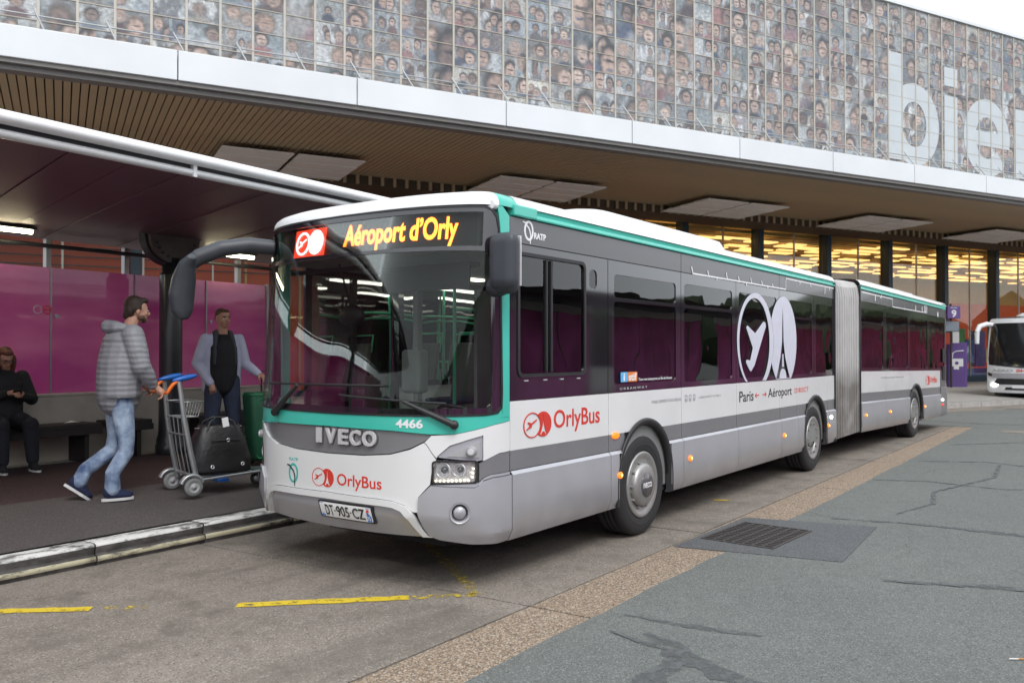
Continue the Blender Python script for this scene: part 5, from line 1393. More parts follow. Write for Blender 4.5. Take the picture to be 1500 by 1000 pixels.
slab('side_lining', -.07, -.035, 2.0, 9.1, .42, 1.40, FT, m_int); slab('side_lining', -.07, -.035, -3.6, 3.0, .42, 1.40, RT, m_int)
slab('seat_podium', -.62, -.07, 2.1, 3.35, .42, .78, FT, m_int); slab('seat_podium', -.62, -.07, 7.45, 8.7, .42, .78, FT, m_int)
slab('seat_podium', -2.43, -1.88, 2.1, 3.35, .42, .78, FT, m_int)
for y in (1.6, 3.2, 4.8, 6.4, 8.0):
    for x in (-.62, -1.88): b = MB(); b.box((x - .05, y, 2.475), (x + .05, y + 1.0, 2.497)); b.build('interior_lamp', m_intlamp, bus)
# ---- interior fittings
def seat(x, y, z0, fnT=FT, face=1):
    r = empty('passenger_seat'); r.parent = bus; p = fnT(x, y, z0); r.location = p; r.rotation_euler = (0, 0, (0 if face > 0 else math.pi))
    b = MB(); b.box((-.21, -.21, .40), (.21, .22, .46), 0, .02); b.build('seat', m_seat, r)
    b = MB(); Tm = Matrix.Translation((0, .22, .44)) @ Matrix.Rotation(R(-10), 4, 'X'); b.box((-.21, -.025, 0), (.21, .02, .62), 0, .02, T=Tm); b.build('backrest', m_seatback, r)
    b = MB(); b.tube([(-.20, .33, .95), (-.20, .37, 1.16), (.20, .37, 1.16), (.20, .33, .95)], .014, 6); b.build('seat_handle', m_rail, r)
    b = MB(); b.box((-.04, -.04, 0), (.04, .04, .40)); b.build('leg', m_int, r)
for y in (2.45, 3.15): 
    for x in (-.35, -2.15): seat(x, y, .78)
for y in (3.95, 4.7, 5.45, 6.2): seat(-.35, y, .42); 
for y in (5.45, 6.2): seat(-.82, y, .42)
for y in (7.8, 8.55): seat(-.35, y, .78); seat(-2.15, y - .3, .42)
for t in (-2.8, -2.0, -1.2, 1.0, 1.8): seat(-.35, t, .44, RT); seat(-2.15, t, .44, RT)
def pole(pts, mat=m_rail, r=.017, name='handrail'): b = MB(); b.tube(pts, r, 8); b.build(name, mat, bus)
for x, y in ((-.70, 2.1), (-.66, 3.7), (-.66, 4.75), (-.66, 6.55), (-.70, 7.5), (-1.8, 3.5), (-1.8, 4.95), (-1.8, 6.35), (-1.75, 2.0), (-.7, 8.9)):
    pole([(x, y, .42), (x, y, 2.5)])
for x in (-.70, -1.80): pole([(x, 2.1, 2.16), (x, 9.0, 2.16)])
for z in (1.05, 1.35, 1.65): pole([(-2.38, 3.6, z + .1), (-2.38, 4.85, z + .1)])
pole([(-.30, 2.20, 1.2), (-.30, 2.22, 1.80), (-.45, 2.28, 1.92), (-.68, 2.3, 1.90)])
for t in (-2.4, -.6, 1.4): pole([RT(-.66, t, .44), RT(-.66, t, 2.5)]); pole([RT(-1.8, t, .44), RT(-1.8, t, 2.5)])
pole([RT(-.66, -3.0, 2.16), RT(-.66, 2.6, 2.16)]); 
# driver's place
b = MB(); b.box((-1.22, .30, 1.00), (-.12, .62, 1.16), 0, .04); b.box((-1.15, .45, .55), (-.2, .62, 1.05), 0, .03); b.build('dashboard', m_black, bus)
b = MB(); b.box((-2.38, .30, .42), (-1.24, .50, 1.18), 0, .03); b.build('front_ledge', m_black, bus)
b = MB(); b.box((-1.20, 1.62, .42), (-1.16, 2.0, 2.3)); b.box((-1.18, 1.96, .42), (-.10, 2.0, 2.46)); b.build('cab_partition', m_int, bus)
b = MB(); Tw = Matrix.Translation((-.62, .78, 1.20)) @ Matrix.Rotation(R(-28), 4, 'X'); b.tube([Tw @ Vector((.23*math.cos(R(a)), .23*math.sin(R(a)), 0)) for a in range(0, 361, 20)], .016, 8)
b.tube([Tw @ Vector((-.22, 0, 0)), Tw @ Vector((.22, 0, 0))], .018, 6); b.tube([Tw @ Vector((0, 0, 0)), (-.62, .66, 1.0)], .03, 8); b.build('steering_wheel', m_black, bus)
b = MB(); b.box((-.86, 1.10, .80), (-.40, 1.52, .92), 0, .04); b.box((-.84, 1.48, .90), (-.42, 1.60, 1.62), 0, .05); b.box((-.75, 1.50, 1.62), (-.51, 1.58, 1.82), 0, .04); b.box((-.72, 1.2, .42), (-.54, 1.45, .82)); b.build('driver_seat', m_seat, bus)
b = MB(); b.tube([(-2.30, .42, 2.42), (-1.30, .36, 2.42)], .02, 8); b.tube([(-1.18, .36, 2.38), (-.2, .42, 2.38)], .02, 8); b.box((-1.15, .37, 2.20), (-.25, .385, 2.40)); b.build('sun_blind', m_black, bus)
b = MB(); b.box((-1.62, 1.25, .42), (-1.56, 1.31, 2.5)); b.box((-1.75, 1.22, 1.35), (-1.52, 1.36, 1.75), 0, .03); b.build('ticket_validator', m_int, bus)
b = MB(); b.ell((-1.9, .75, 2.05), (.16, .05, .10), 16, 10); b.tube([(-1.9, .75, 2.1), (-1.9, .6, 2.5)], .01, 6); b.build('interior_mirror', m_black, bus)
# display housing and lit signs
S('display_housing', [[(-.20, 2.47), (-.20, 2.79), (-2*LH + .20, 2.79), (-2*LH + .20, 2.47)]], m_black, -.075, .01, BF, (.05, .1))
S('display_panel', [[(-.30, 2.50), (-.30, 2.74), (-1.68, 2.74), (-1.68, 2.50)]], m_blackin, -.060, .006, BF, (.05, .1))
S('route_logo_panel', [[(-1.83, 2.505), (-1.83, 2.735), (-2.265, 2.735), (-2.265, 2.505)][::-1]], m_ledred, -.055, .006, BF, (.05, .1))
LG = 'route_logo'
c1, c2, cz, r_, rz_ = -2.13, -1.945, 2.62, .105, .098
S(LG, [oval(c1, cz, r_, rz_, 36), oval(c1, cz, r_*.76, rz_*.8, 36)[::-1]], m_ledwhite, -.050, .003, BF, (.05, None))
S(LG, [plane_shape(c1 - .004, cz - .006, r_*.6, rz_*.5)], m_ledwhite, -.050, .003, BF, (.05, None))
dd = [p for p in oval(c2, cz, r_*.93, rz_*1.04, 60) if ((p[0] - c1) / (r_*1.0))**2 + ((p[1] - cz) / (rz_*1.0))**2 >= 1]; dd.sort(key=lambda p: math.atan2(p[1] - cz, p[0] - c2))
ii = [p for p in oval(c1, cz, r_*1.0, rz_*1.0, 70) if ((p[0] - c2) / (r_*.93))**2 + ((p[1] - cz) / (rz_*1.04))**2 <= 1]; ii.sort(key=lambda p: -p[1])
S(LG, [dd + ii], m_ledwhite, -.049, .003, BF, (.05, None))
def ledtext(s_, box, bold=.012):
    u0, v0, u1, v1 = box; u0 = -1.600 + (u0 + 1.59) * .884; u1 = -1.600 + (u1 + 1.59) * .884; V, F = text2d(s_, bold)
    sheet('destination_letters', [(u0 + (u1-u0)*x, v0 + (v1-v0)*y) for x, y in V], F, BF, -.050, .003, m_led, bus, (.05, None))
V, F = text2d('Aéroport d’Orly', .028)
sheet('destination_letters', [(-1.600 + 1.11*x, 2.503 + .222*y) for x, y in V], F, BF, -.050, .003, m_led, bus, (.05, None))

# ---- wipers
def P3(a, z, o): return Vector(BF(a, z, o))
def wiper(piv, elbow, tip, tip2):
    r = empty('wiper'); r.parent = bus
    b = MB(); b.ell(P3(*piv, .035), (.035, .03, .035), 14, 8); b.tube([P3(*piv, .045), P3(*elbow, .05)], [.026, .013], 8); b.build('wiper_arm', m_black, r)
    pts = [P3(tip[0] + (tip2[0]-tip[0]) * i / 8, tip[1] + (tip2[1]-tip[1]) * i / 8, .028) for i in range(9)]
    b = MB(); b.tube(pts, .009, 6, sx=1.); b.build('wiper_blade', m_black, r)
    pts = [P3(tip[0] + (tip2[0]-tip[0]) * i / 8, tip[1] + (tip2[1]-tip[1]) * i / 8, .016) for i in range(9)]
    b = MB(); b.tube(pts, .006, 6); b.build('wiper_rubber', m_rubber, r)
wiper((-.44, 1.212), (-.80, 1.375), (-.50, 1.362), (-1.40, 1.405))
wiper((-2.17, 1.245), (-1.86, 1.470), (-2.30, 1.475), (-.97, 1.482))
# ---- mirrors
def skinmesh(name, els, mat, parent, vox=.012, sm=4, loc=None):
    b = MB()
    for e in els:
        if e[0] == 'e': b.ell(e[1], e[2], 20, 14, rot=e[3] if len(e) > 3 else None)
        elif e[0] == 't': b.tube(e[1], e[2], 14, sx=e[3] if len(e) > 3 else 1.)
        elif e[0] == 'b': b.box(e[1], e[2], 0, e[3])
    o = b.build(name, mat, None)
    r = o.modifiers.new('r', 'REMESH'); r.mode = 'VOXEL'; r.voxel_size = vox
    s_ = o.modifiers.new('s', 'SMOOTH'); s_.factor = .5; s_.iterations = sm
    dg = bpy.context.evaluated_depsgraph_get(); me = bpy.data.meshes.new_from_object(o.evaluated_get(dg)); bpy.data.objects.remove(o)
    me.polygons.foreach_set('use_smooth', [True] * len(me.polygons)); me.name = name
    if not me.materials: me.materials.append(mat)
    q = bpy.data.objects.new(name, me); link(q, parent)
    if loc is not None: q.location = loc
    return q
mr = empty('mirror'); mr.parent = bus      # kerb-side mirror hung forward on a thick arm
skinmesh('mirror_arm', [('t', [(-2.28, .20, 2.63), (-2.38, .02, 2.64), (-2.50, -.18, 2.60), (-2.60, -.33, 2.52), (-2.66, -.42, 2.42), (-2.68, -.45, 2.33)], [.066, .070, .072, .070, .064, .055], 1.)], m_mirror, mr, .010)
skinmesh('mirror_housing', [('t', [(-2.47, -.47, 2.51), (-2.54, -.47, 2.45), (-2.60, -.46, 2.34), (-2.635, -.46, 2.20), (-2.64, -.45, 2.06), (-2.62, -.45, 2.00)], [.030, .058, .080, .088, .072, .035], 1.25)], m_mirror, mr, .010)
skinmesh('mirror_back_shell', [('t', [(-2.62, -.40, 2.42), (-2.69, -.40, 2.30), (-2.72, -.40, 2.16), (-2.69, -.41, 2.05)], [.04, .07, .065, .035], 1.2)], m_mirror, mr, .010)
b = MB(); b.ell((-2.715, -.475, 2.065), (.012, .012, .045), 10, 8, rot=Matrix.Rotation(R(-28), 4, 'Y').to_euler()); b.build('reflector', M('mirror_yellow_glow', (.55, .65, .02), .4, var=0, emit=(.6, .8, .02), es=.1), mr)  # small yellow reflector, no lamp, with a faint glow added to its colour
mr = empty('mirror'); mr.parent = bus      # driver's mirror
skinmesh('mirror_housing', [('b', (-.02, .27, 2.17), (.215, .40, 2.585), .058), ('b', (-.01, .30, 2.14), (.20, .41, 2.30), .05)], m_mirror, mr, .009, 22)
skinmesh('mirror_foot', [('t', [(-.05, .40, 2.20), (.02, .38, 2.21), (.08, .36, 2.26)], [.08, .085, .06], 1.)], m_mirror, mr, .010)
b = MB(); b.box((.0, .402, 2.20), (.195, .412, 2.56), 0, .004); b.build('mirror_glass', m_chrome, mr)

# ---------------------------------------------------------------- people
m_skin = M('skin', (.50, .27, .19), .5, var=.08, vs=20); m_skin2 = M('skin_tanned', (.42, .22, .15), .5, var=.08, vs=20)
m_hair = M('hair_brown', (.035, .020, .013), .6, var=.4, vs=60, bump=.5, bs=120); m_hair2 = M('hair_light_brown', (.10, .05, .025), .6, var=.4, vs=60, bump=.5, bs=120)
m_hair3 = M('hair_auburn', (.12, .035, .022), .55, var=.4, vs=60, bump=.5, bs=120)
def quilt():
    m = M('quilted_grey', (.25, .255, .28), .55, var=.10, vs=12)
    n = m.node_tree.nodes; l = m.node_tree.links; b = n['Principled BSDF']
    tc = n.new('ShaderNodeTexCoord'); w = n.new('ShaderNodeTexWave'); w.wave_type = 'BANDS'; w.bands_direction = 'Z'; w.inputs['Scale'].default_value = 6.5; w.inputs['Distortion'].default_value = 1.6; w.inputs['Detail'].default_value = 2; w.inputs['Detail Scale'].default_value = 1.5
    l.new(tc.outputs['Object'], w.inputs[0]); bp = n.new('ShaderNodeBump'); bp.inputs['Strength'].default_value = .28; bp.inputs['Distance'].default_value = .016; l.new(w.outputs['Fac'], bp.inputs['Height']); l.new(bp.outputs[0], b.inputs['Normal']); return m
m_quilt = quilt()
m_jean = M('washed_denim', (.42, .52, .66), .85, var=.0, vs=8, col2=(.035, .07, .17), bump=1.0, bs=11, detail=9)
m_jeand = M('dark_denim', (.028, .038, .075), .85, var=.3, vs=8, bump=.5, bs=9); m_trous = M('black_trousers', (.010, .011, .018), .85, var=.2, bump=.4, bs=8)
m_shirt = M('black_shirt', (.009, .009, .012), .8, var=.15, bump=.4, bs=9); m_coat = M('pale_lilac_jacket', (.45, .46, .60), .75, var=.12, bump=.5, bs=9)
m_coatin = M('charcoal_lining', (.04, .045, .055), .8, var=.1); m_shoe = M('navy_suede', (.010, .016, .055), .85, var=.2); m_sole = M('white_sole', (.60, .60, .60), .6, var=.05)
m_blk = M('black_cloth', (.013, .013, .016), .8, var=.2, bump=.4, bs=10); m_green = M('green_scarf', (.05, .09, .05), .8, var=.3)
m_eye = M('eye_white', (.6, .6, .58), .3, var=0); m_pupil = M('eye_dark', (.02, .015, .01), .2, var=0); m_lip = M('lips', (.36, .13, .11), .5, var=0)

def head_els(c, yaw=0., pitch=0., s=1.):
    """elements of a head; face looks along local +y, then turned"""
    Q = Matrix.Translation(c) @ Matrix.Rotation(yaw, 4, 'Z') @ Matrix.Rotation(pitch, 4, 'X') @ Matrix.Scale(s, 4)
    e = []
    def E(p, r): e.append(('E', Q, p, r))
    E((0, -.012, .025), (.076, .095, .092)); E((0, .020, -.035), (.060, .072, .075)); E((0, .050, -.080), (.036, .034, .030))
    E((0, .062, .000), (.052, .030, .030)); E((0, .096, -.022), (.0125, .020, .020)); E((0, .104, -.030), (.015, .012, .010))
    E((0, .080, -.058), (.026, .014, .012)); E((-.076, -.005, -.015), (.010, .020, .031)); E((.076, -.005, -.015), (.010, .020, .031))
    E((.034, .068, -.028), (.022, .018, .020)); E((-.034, .068, -.028), (.022, .018, .020)); E((0, .080, .022), (.046, .012, .010))
    return e, Q
def person_mesh(name, els, mat, parent, vox=.009, sm=3):
    b = MB()
    for e in els:
        if e[0] == 'E':
            t = MB(); t.ell((0, 0, 0), e[3], 18, 12); t.v = [e[1] @ (Vector(e[2]) + v) for v in t.v]; b.add(t.v, t.f, 0, True)
        elif e[0] == 'e': b.ell(e[1], e[2], 18, 12, rot=e[3] if len(e) > 3 else None)
        elif e[0] == 'l':   # limb: rounded tapered tube
            b.tube(e[1], e[2], 14, sx=e[3] if len(e) > 3 else 1.)
            for i, p in enumerate(e[1]):
                r = e[2][i] if isinstance(e[2], (list, tuple)) else e[2]
                b.ell(p, (r * .99,) * 3, 14, 10)
    o = b.build(name, mat, None); r = o.modifiers.new('r', 'REMESH'); r.mode = 'VOXEL'; r.voxel_size = vox
    s_ = o.modifiers.new('s', 'SMOOTH'); s_.factor = .5; s_.iterations = sm
    dg = bpy.context.evaluated_depsgraph_get(); me = bpy.data.meshes.new_from_object(o.evaluated_get(dg)); bpy.data.objects.remove(o)
    me.polygons.foreach_set('use_smooth', [True] * len(me.polygons)); me.name = name
    if not me.materials: me.materials.append(mat)
    return link(bpy.data.objects.new(name, me), parent)
def eyes(Q, parent, glasses=False):
    for s_ in (-1, 1):
        b = MB(); t = MB(); t.ell((s_ * .031, .083, .002), (.0125, .010, .0075), 12, 8); b.add([Q @ v for v in t.v], t.f, 0, True); b.build('eye', m_eye, parent)
        t = MB(); t.ell((s_ * .031, .0905, .002), (.0055, .004, .0058), 10, 6); b = MB(); b.add([Q @ v for v in t.v], t.f, 0, True); b.build('iris', m_pupil, parent)
        t = MB(); t.tube([(s_ * .014, .093, .019), (s_ * .030, .096, .024), (s_ * .050, .084, .019)], .0042, 6); b = MB(); b.add([Q @ v for v in t.v], t.f, 0, True); b.build('eyebrow', m_hair, parent)
    t = MB(); t.ell((0, .091, -.057), (.023, .008, .0065), 12, 6); b = MB(); b.add([Q @ v for v in t.v], t.f, 0, True); b.build('lips', m_lip, parent)
    if glasses:
        t = MB()
        for s_ in (-1, 1):
            t.tube([(s_ * .033 + .024 * math.cos(R(a)), .104, .002 + .017 * math.sin(R(a))) for a in range(0, 361, 24)], .0028, 5)
            t.tube([(s_ * .058, .100, .006), (s_ * .078, .03, .006), (s_ * .080, -.02, .0)], .0025, 5)
        t.tube([(-.010, .106, .004), (.010, .106, .004)], .003, 5); b = MB(); b.add([Q @ v for v in t.v], t.f, 0, True); b.build('glasses', m_black, parent)
def hand_els(w, d, up, side=1, curl=.9, s=1., spread=.25):
    """palm from wrist w along d; fingers curl towards -up"""
    d = Vector(d).normalized(); up = Vector(up).normalized(); r = d.cross(up).normalized() * side; up = r.cross(d).normalized() * side
    w = Vector(w); e = []
    e.append(('l', [w, w + d * .03 * s, w + d * .085 * s], [.026 * s, .030 * s, .034 * s]))
    for i, (o, L) in enumerate(((-.030, .078), (-.010, .088), (.011, .083), (.030, .066))):
        p = w + d * .085 * s + r * o * s; a = 0; pts = [p - d * .02 * s]; cur = p; pts.append(cur)
        for k in range(3):
            a += curl * (.55 if k == 0 else .75); seg = L * (.42, .32, .26)[k] * s
            cur = cur + (d * math.cos(a) - up * math.sin(a)) * seg + r * o * spread * .3; pts.append(cur)
        e.append(('l', pts, [.0095 * s, .0095 * s, .009 * s, .0085 * s, .0075 * s]))
    t0 = w + d * .03 * s - r * .028 * s
    e.append(('l', [t0, t0 + (d * .6 - r * .7 - up * .3).normalized() * .035 * s, t0 + (d * .85 - r * .5 - up * .6).normalized() * .066 * s], [.013 * s, .0115 * s, .009 * s]))
    return e
def shoe(ank, toe_dir, parent, sc=1., pitch=0., mat=None, sole=None):
    d = Vector((*toe_dir, 0)).normalized(); T_ = Matrix.Translation(ank) @ Matrix.Rotation(math.atan2(-d.x, d.y), 4, 'Z') @ Matrix.Rotation(pitch, 4, 'X') @ Matrix.Scale(sc, 4)
    t = [('e', (0, .065, -.045), (.046, .125, .036)), ('e', (0, -.01, -.015), (.042, .062, .060)), ('e', (0, .12, -.052), (.046, .060, .028)), ('e', (0, .05, -.03), (.040, .08, .045))]
    o = person_mesh('shoe', t, mat or m_shoe, parent, .007, 2); o.data.transform(T_)
    b = MB(); P = [(.040*math.cos(R(a))*(1.12 if math.sin(R(a)) > 0 else .92), .055 + .137*math.sin(R(a))) for a in range(0, 360, 18)]
    b.prism(P, -.092, -.068); b.v = [T_ @ v for v in b.v]; b.build('shoe_sole', sole or m_sole, o)

# -- man walking with the trolley (local +y is where he walks; +x his right)
def pz(x): return pavz(x)
ANG = -math.atan2(.22, .974)
MS = 1.115
mw = empty('person', (-4.555, .085, .258), ANG, 'man in a grey quilted jacket and faded jeans walking behind the luggage trolley', 'person'); mw.scale = (MS,) * 3
HC = Vector((.0, .155, 1.70)); he, HQ = head_els(HC, R(-8), R(-4))
Rsh, Lsh = Vector((.185, .06, 1.47)), Vector((-.185, .10, 1.47))
Rel, Lel = Vector((.25, .11, 1.19)), Vector((-.24, .15, 1.20)); Rwr, Lwr = Vector((.20, .245, 1.01)), Vector((-.17, .27, 1.02))
Rhip, Lhip = Vector((.09, .0, .93)), Vector((-.09, .0, .93)); Rkn, Lkn = Vector((.10, .03, .50)), Vector((-.10, .01, .50)); Ran, Lan = Vector((.10, -.09, .10)), Vector((-.10, -.31, .165))
hr = hand_els(Rwr, (.0, .62, -.6), (0.25, .5, 1), 1, 1.0); hl_ = hand_els(Lwr, (.0, .62, -.6), (-.25, .5, 1), -1, 1.0)
body = person_mesh('body', he + hr + hl_ + [('l', [(0, .11, 1.60), (0, .07, 1.48), (0, .04, 1.40)], [.058, .060, .085]), ('l', [(0, .0, .95), (0, .02, 1.15), (0, .04, 1.35)], [.14, .13, .15]),
    ('l', [Rsh, Rel, Rwr], [.055, .042, .028]), ('l', [Lsh, Lel, Lwr], [.055, .042, .028]), ('l', [Rhip, Rkn, Ran], [.075, .040, .034]), ('l', [Lhip, Lkn, Lan], [.075, .040, .034])], m_skin, mw, .0075, 2)
eyes(HQ, mw)
def hairset(Q, beard=False, long=False):
    e = [('E', Q, (0, -.028, .050), (.083, .092, .085)), ('E', Q, (0, -.062, .0), (.076, .055, .085)), ('E', Q, (.062, -.02, .02), (.024, .050, .045)), ('E', Q, (-.062, -.02, .02), (.024, .050, .045)), ('E', Q, (0, .045, .092), (.060, .045, .030))]
    if long:
        e += [('E', Q, (.088, .01, -.07), (.032, .056, .12)), ('E', Q, (-.088, .01, -.07), (.032, .056, .12)), ('E', Q, (0, -.085, -.08), (.085, .045, .13)), ('E', Q, (.085, .01, -.17), (.038, .05, .08)), ('E', Q, (-.085, .01, -.17), (.038, .05, .08))]
    return e
person_mesh('hair', hairset(HQ) + [('E', HQ, (0, -.09, -.045), (.05, .03, .05))], m_hair, mw, .008, 2)
person_mesh('beard', [('E', HQ, (0, .058, -.085), (.038, .032, .028)), ('E', HQ, (.045, .03, -.065), (.020, .036, .028)), ('E', HQ, (-.045, .03, -.065), (.020, .036, .028)), ('E', HQ, (0, .088, -.044), (.026, .008, .006))], m_hair2, mw, .006, 2)
jk = [('l', [(0, .0, .91), (0, .0, 1.05), (0, .01, 1.20), (0, .035, 1.36), (0, .06, 1.47)], [.186, .190, .192, .182, .110], 1.24),
      ('e', (.0, .0, 1.42), (.20, .135, .10)), ('l', [Rsh, (Rsh + Rel) / 2 + Vector((.01, 0, 0)), Rel, (Rel + Rwr) / 2, Rwr - Vector((0, .02, -.015))], [.098, .094, .084, .070, .050]), ('l', [Lsh, (Lsh + Lel) / 2, Lel, (Lel + Lwr) / 2, Lwr - Vector((0, .02, -.015))], [.098, .094, .084, .070, .050])]
person_mesh('jacket', jk, m_quilt, mw, .010, 3)
person_mesh('hood', [('l', [(.095, .045, 1.52), (.075, -.05, 1.54), (0, -.095, 1.545), (-.075, -.05, 1.54), (-.095, .045, 1.52)], [.040, .058, .064, .058, .040])], m_quilt, mw, .010, 3)
b = MB(); b.tube([(.075, .12, 1.50), (.045, .165, 1.40), (.02, .185, 1.25), (.01, .18, 1.10)], .012, 6); b.build('jacket_lining', m_green, mw)
b = MB(); b.ell((0, .135, 1.44), (.05, .03, .06), 12, 8); b.build('white_collar', m_textwhite, mw)
person_mesh('jeans', [('l', [Rhip + Vector((0, 0, .06)), Rhip + Vector((0, 0, -.08)), Rkn + Vector((0, 0, .05)), Rkn - Vector((0, .0, .08)), Ran + Vector((0, .01, .14)), Ran + Vector((0, .01, .0))], [.105, .100, .078, .070, .064, .068]),
    ('l', [Lhip + Vector((0, 0, .06)), Lhip + Vector((0, 0, -.08)), Lkn + Vector((0, 0, .05)), Lkn + Vector((0, -.04, -.08)), Lan + Vector((0, .06, .10)), Lan + Vector((0, .01, .0))], [.105, .100, .078, .070, .064, .068]),
    ('e', (0, -.02, .93), (.165, .135, .11))], m_jean, mw, .010, 2)
shoe(Ran + Vector((0, 0, -.012)), (0.05, 1), mw, 1.0); shoe(Lan + Vector((0, .0, .0)), (0, 1), mw, 1.0, R(-38))

# -- man waiting with the green suitcase
fwd = (CAM - Vector((-5.7, 2.15, 0))); fa = math.atan2(-fwd.x, fwd.y) + R(16)      # body turned a little to his left
m2 = empty('person', (-5.72, 2.12, .285), fa, 'man in a pale lilac jacket and black shirt waiting with a hand in his pocket beside the green suitcase', 'person'); m2.scale = (1.10,) * 3
m2['label'] = 'man in pale lilac jacket over black shirt, one hand in pocket, beside green suitcase'
he, HQ = head_els(Vector((0, .02, 1.70)), R(14), R(-3), 1.0)
Rsh, Lsh = Vector((.19, 0, 1.46)), Vector((-.19, 0, 1.46)); Rel, Rwr = Vector((.275, -.05, 1.18)), Vector((.165, .10, .96)); Lel, Lwr = Vector((-.265, .02, 1.17)), Vector((-.37, .17, 1.055))
Rhip, Lhip = Vector((.09, 0, .93)), Vector((-.09, 0, .93)); Rkn, Lkn = Vector((.13, .03, .50)), Vector((-.13, .04, .50)); Ran, Lan = Vector((.15, .0, .10)), Vector((-.15, .0, .10))
person_mesh('body', he + hand_els(Rwr, (-.3, .2, -.9), (0, 1, .2), 1, .7) + hand_els(Lwr, (-.4, .5, -.35), (-.1, .4, 1), -1, 1.1) + [('l', [(0, .01, 1.60), (0, .0, 1.48), (0, 0, 1.40)], [.060, .062, .085]), ('l', [(0, 0, .95), (0, 0, 1.15), (0, 0, 1.35)], [.14, .13, .15]),
    ('l', [Rsh, Rel, Rwr], [.055, .042, .028]), ('l', [Lsh, Lel, Lwr], [.055, .042, .028]), ('l', [Rhip, Rkn, Ran], [.085, .055, .038]), ('l', [Lhip, Lkn, Lan], [.085, .055, .038])], m_skin2, m2, .0075, 2)
eyes(HQ, m2, False)
person_mesh('hair', [('E', HQ, (0, -.020, .050), (.080, .088, .072)), ('E', HQ, (0, -.055, .010), (.072, .048, .062)), ('E', HQ, (0, .040, .090), (.052, .040, .022))], m_hair2, m2, .007, 2)
person_mesh('shirt', [('l', [(0, .02, .93), (0, .03, 1.05), (0, .035, 1.20), (0, .02, 1.36), (0, .01, 1.44)], [.135, .145, .150, .148, .095], 1.12)], m_shirt, m2, .009, 3)
person_mesh('jacket', [('l', [Rsh, (Rsh + Rel) / 2, Rel, (Rel + Rwr) / 2, Rwr], [.068, .068, .064, .058, .048]), ('l', [Lsh, (Lsh + Lel) / 2, Lel, (Lel + Lwr) / 2, Lwr], [.068, .068, .064, .056, .044]),
    ('l', [(.13, -.03, .90), (.14, -.02, 1.10), (.13, -.01, 1.30), (.11, -.01, 1.44)], [.092, .088, .092, .085]), ('l', [(-.13, -.03, .90), (-.14, -.02, 1.10), (-.13, -.01, 1.30), (-.11, -.01, 1.44)], [.092, .088, .092, .085]), ('l', [(0, -.07, .92), (0, -.07, 1.40)], [.13, .12])], m_coat, m2, .010, 3)
person_mesh('jacket_lining', [('l', [(.085, .02, 1.53), (.10, .085, 1.44), (.115, .125, 1.30), (.12, .13, 1.18)], [.034, .028, .024, .018]), ('l', [(-.085, .02, 1.53), (-.10, .085, 1.44), (-.115, .125, 1.30), (-.12, .13, 1.18)], [.034, .028, .024, .018]), ('l', [(.085, .0, 1.53), (0, -.07, 1.55), (-.085, .0, 1.53)], [.034, .045, .034])], m_coatin, m2, .009, 2)
person_mesh('backpack', [('e', (.04, -.22, 1.22), (.15, .10, .24))], m_blk, m2, .012, 3)
person_mesh('jeans', [('l', [Rhip + Vector((0, 0, .05)), Rkn, Ran + Vector((0, 0, .05))], [.115, .082, .068]), ('l', [Lhip + Vector((0, 0, .05)), Lkn, Lan + Vector((0, 0, .05))], [.115, .082, .068]), ('e', (0, 0, .93), (.165, .125, .10))], m_jeand, m2, .010, 2)
shoe(Ran, (.15, 1), m2, 1.0, 0, m_blk); shoe(Lan, (-.15, 1), m2, 1.0, 0, m_blk)

# -- woman sitting on the bench at the left edge
wp = sw(.40, 5.42, .30)
w = empty('person', wp, 0, 'woman with auburn hair and glasses in dark clothes sitting on the bench with a phone', 'person'); w.scale = (1.06,) * 3
fw = CAM - wp; w.rotation_euler = (0, 0, math.atan2(-fw.x, fw.y) + R(14))
he, HQ = head_els(Vector((.02, .07, 1.27)), R(8), R(-24), 1.0)
Rsh, Lsh = Vector((.18, -.02, 1.06)), Vector((-.18, -.02, 1.06)); Rel, Lel = Vector((.25, .05, .80)), Vector((-.26, .05, .80)); Rwr, Lwr = Vector((.06, .28, .88)), Vector((-.10, .27, .85))
Rhip, Lhip = Vector((.10, -.02, .56)), Vector((-.10, -.02, .56)); Rkn, Lkn = Vector((.14, .42, .53)), Vector((-.15, .42, .53)); Ran, Lan = Vector((.13, .44, .11)), Vector((-.17, .44, .11))
person_mesh('body', he + hand_els(Rwr, (-.5, .5, .1), (.2, .3, 1), 1, .8, .92) + hand_els(Lwr, (.4, .5, .05), (-.1, .3, -1), -1, .7, .92) + [('l', [(0, .03, 1.17), (0, .0, 1.08), (0, 0, 1.0)], [.050, .052, .08]), ('l', [(0, -.03, .58), (0, -.02, .80), (0, -.01, .98)], [.14, .125, .14]),
    ('l', [Rsh, Rel, Rwr], [.050, .040, .025]), ('l', [Lsh, Lel, Lwr], [.050, .040, .025]), ('l', [Rhip, Rkn, Ran], [.085, .055, .036]), ('l', [Lhip, Lkn, Lan], [.085, .055, .036])], m_skin2, w, .0075, 2)
eyes(HQ, w, True)
person_mesh('hair', hairset(HQ, long=True), m_hair3, w, .008, 2)
person_mesh('sweater', [('l', [(0, -.02, .56), (0, -.01, .72), (0, .0, .88), (0, .0, 1.0), (0, .01, 1.08)], [.170, .165, .160, .155, .09], 1.15), ('l', [Rsh, Rel, (Rel + Rwr) / 2, Rwr], [.078, .072, .058, .042]), ('l', [Lsh, Lel, (Lel + Lwr) / 2, Lwr], [.078, .072, .058, .042])], m_blk, w, .010, 3)
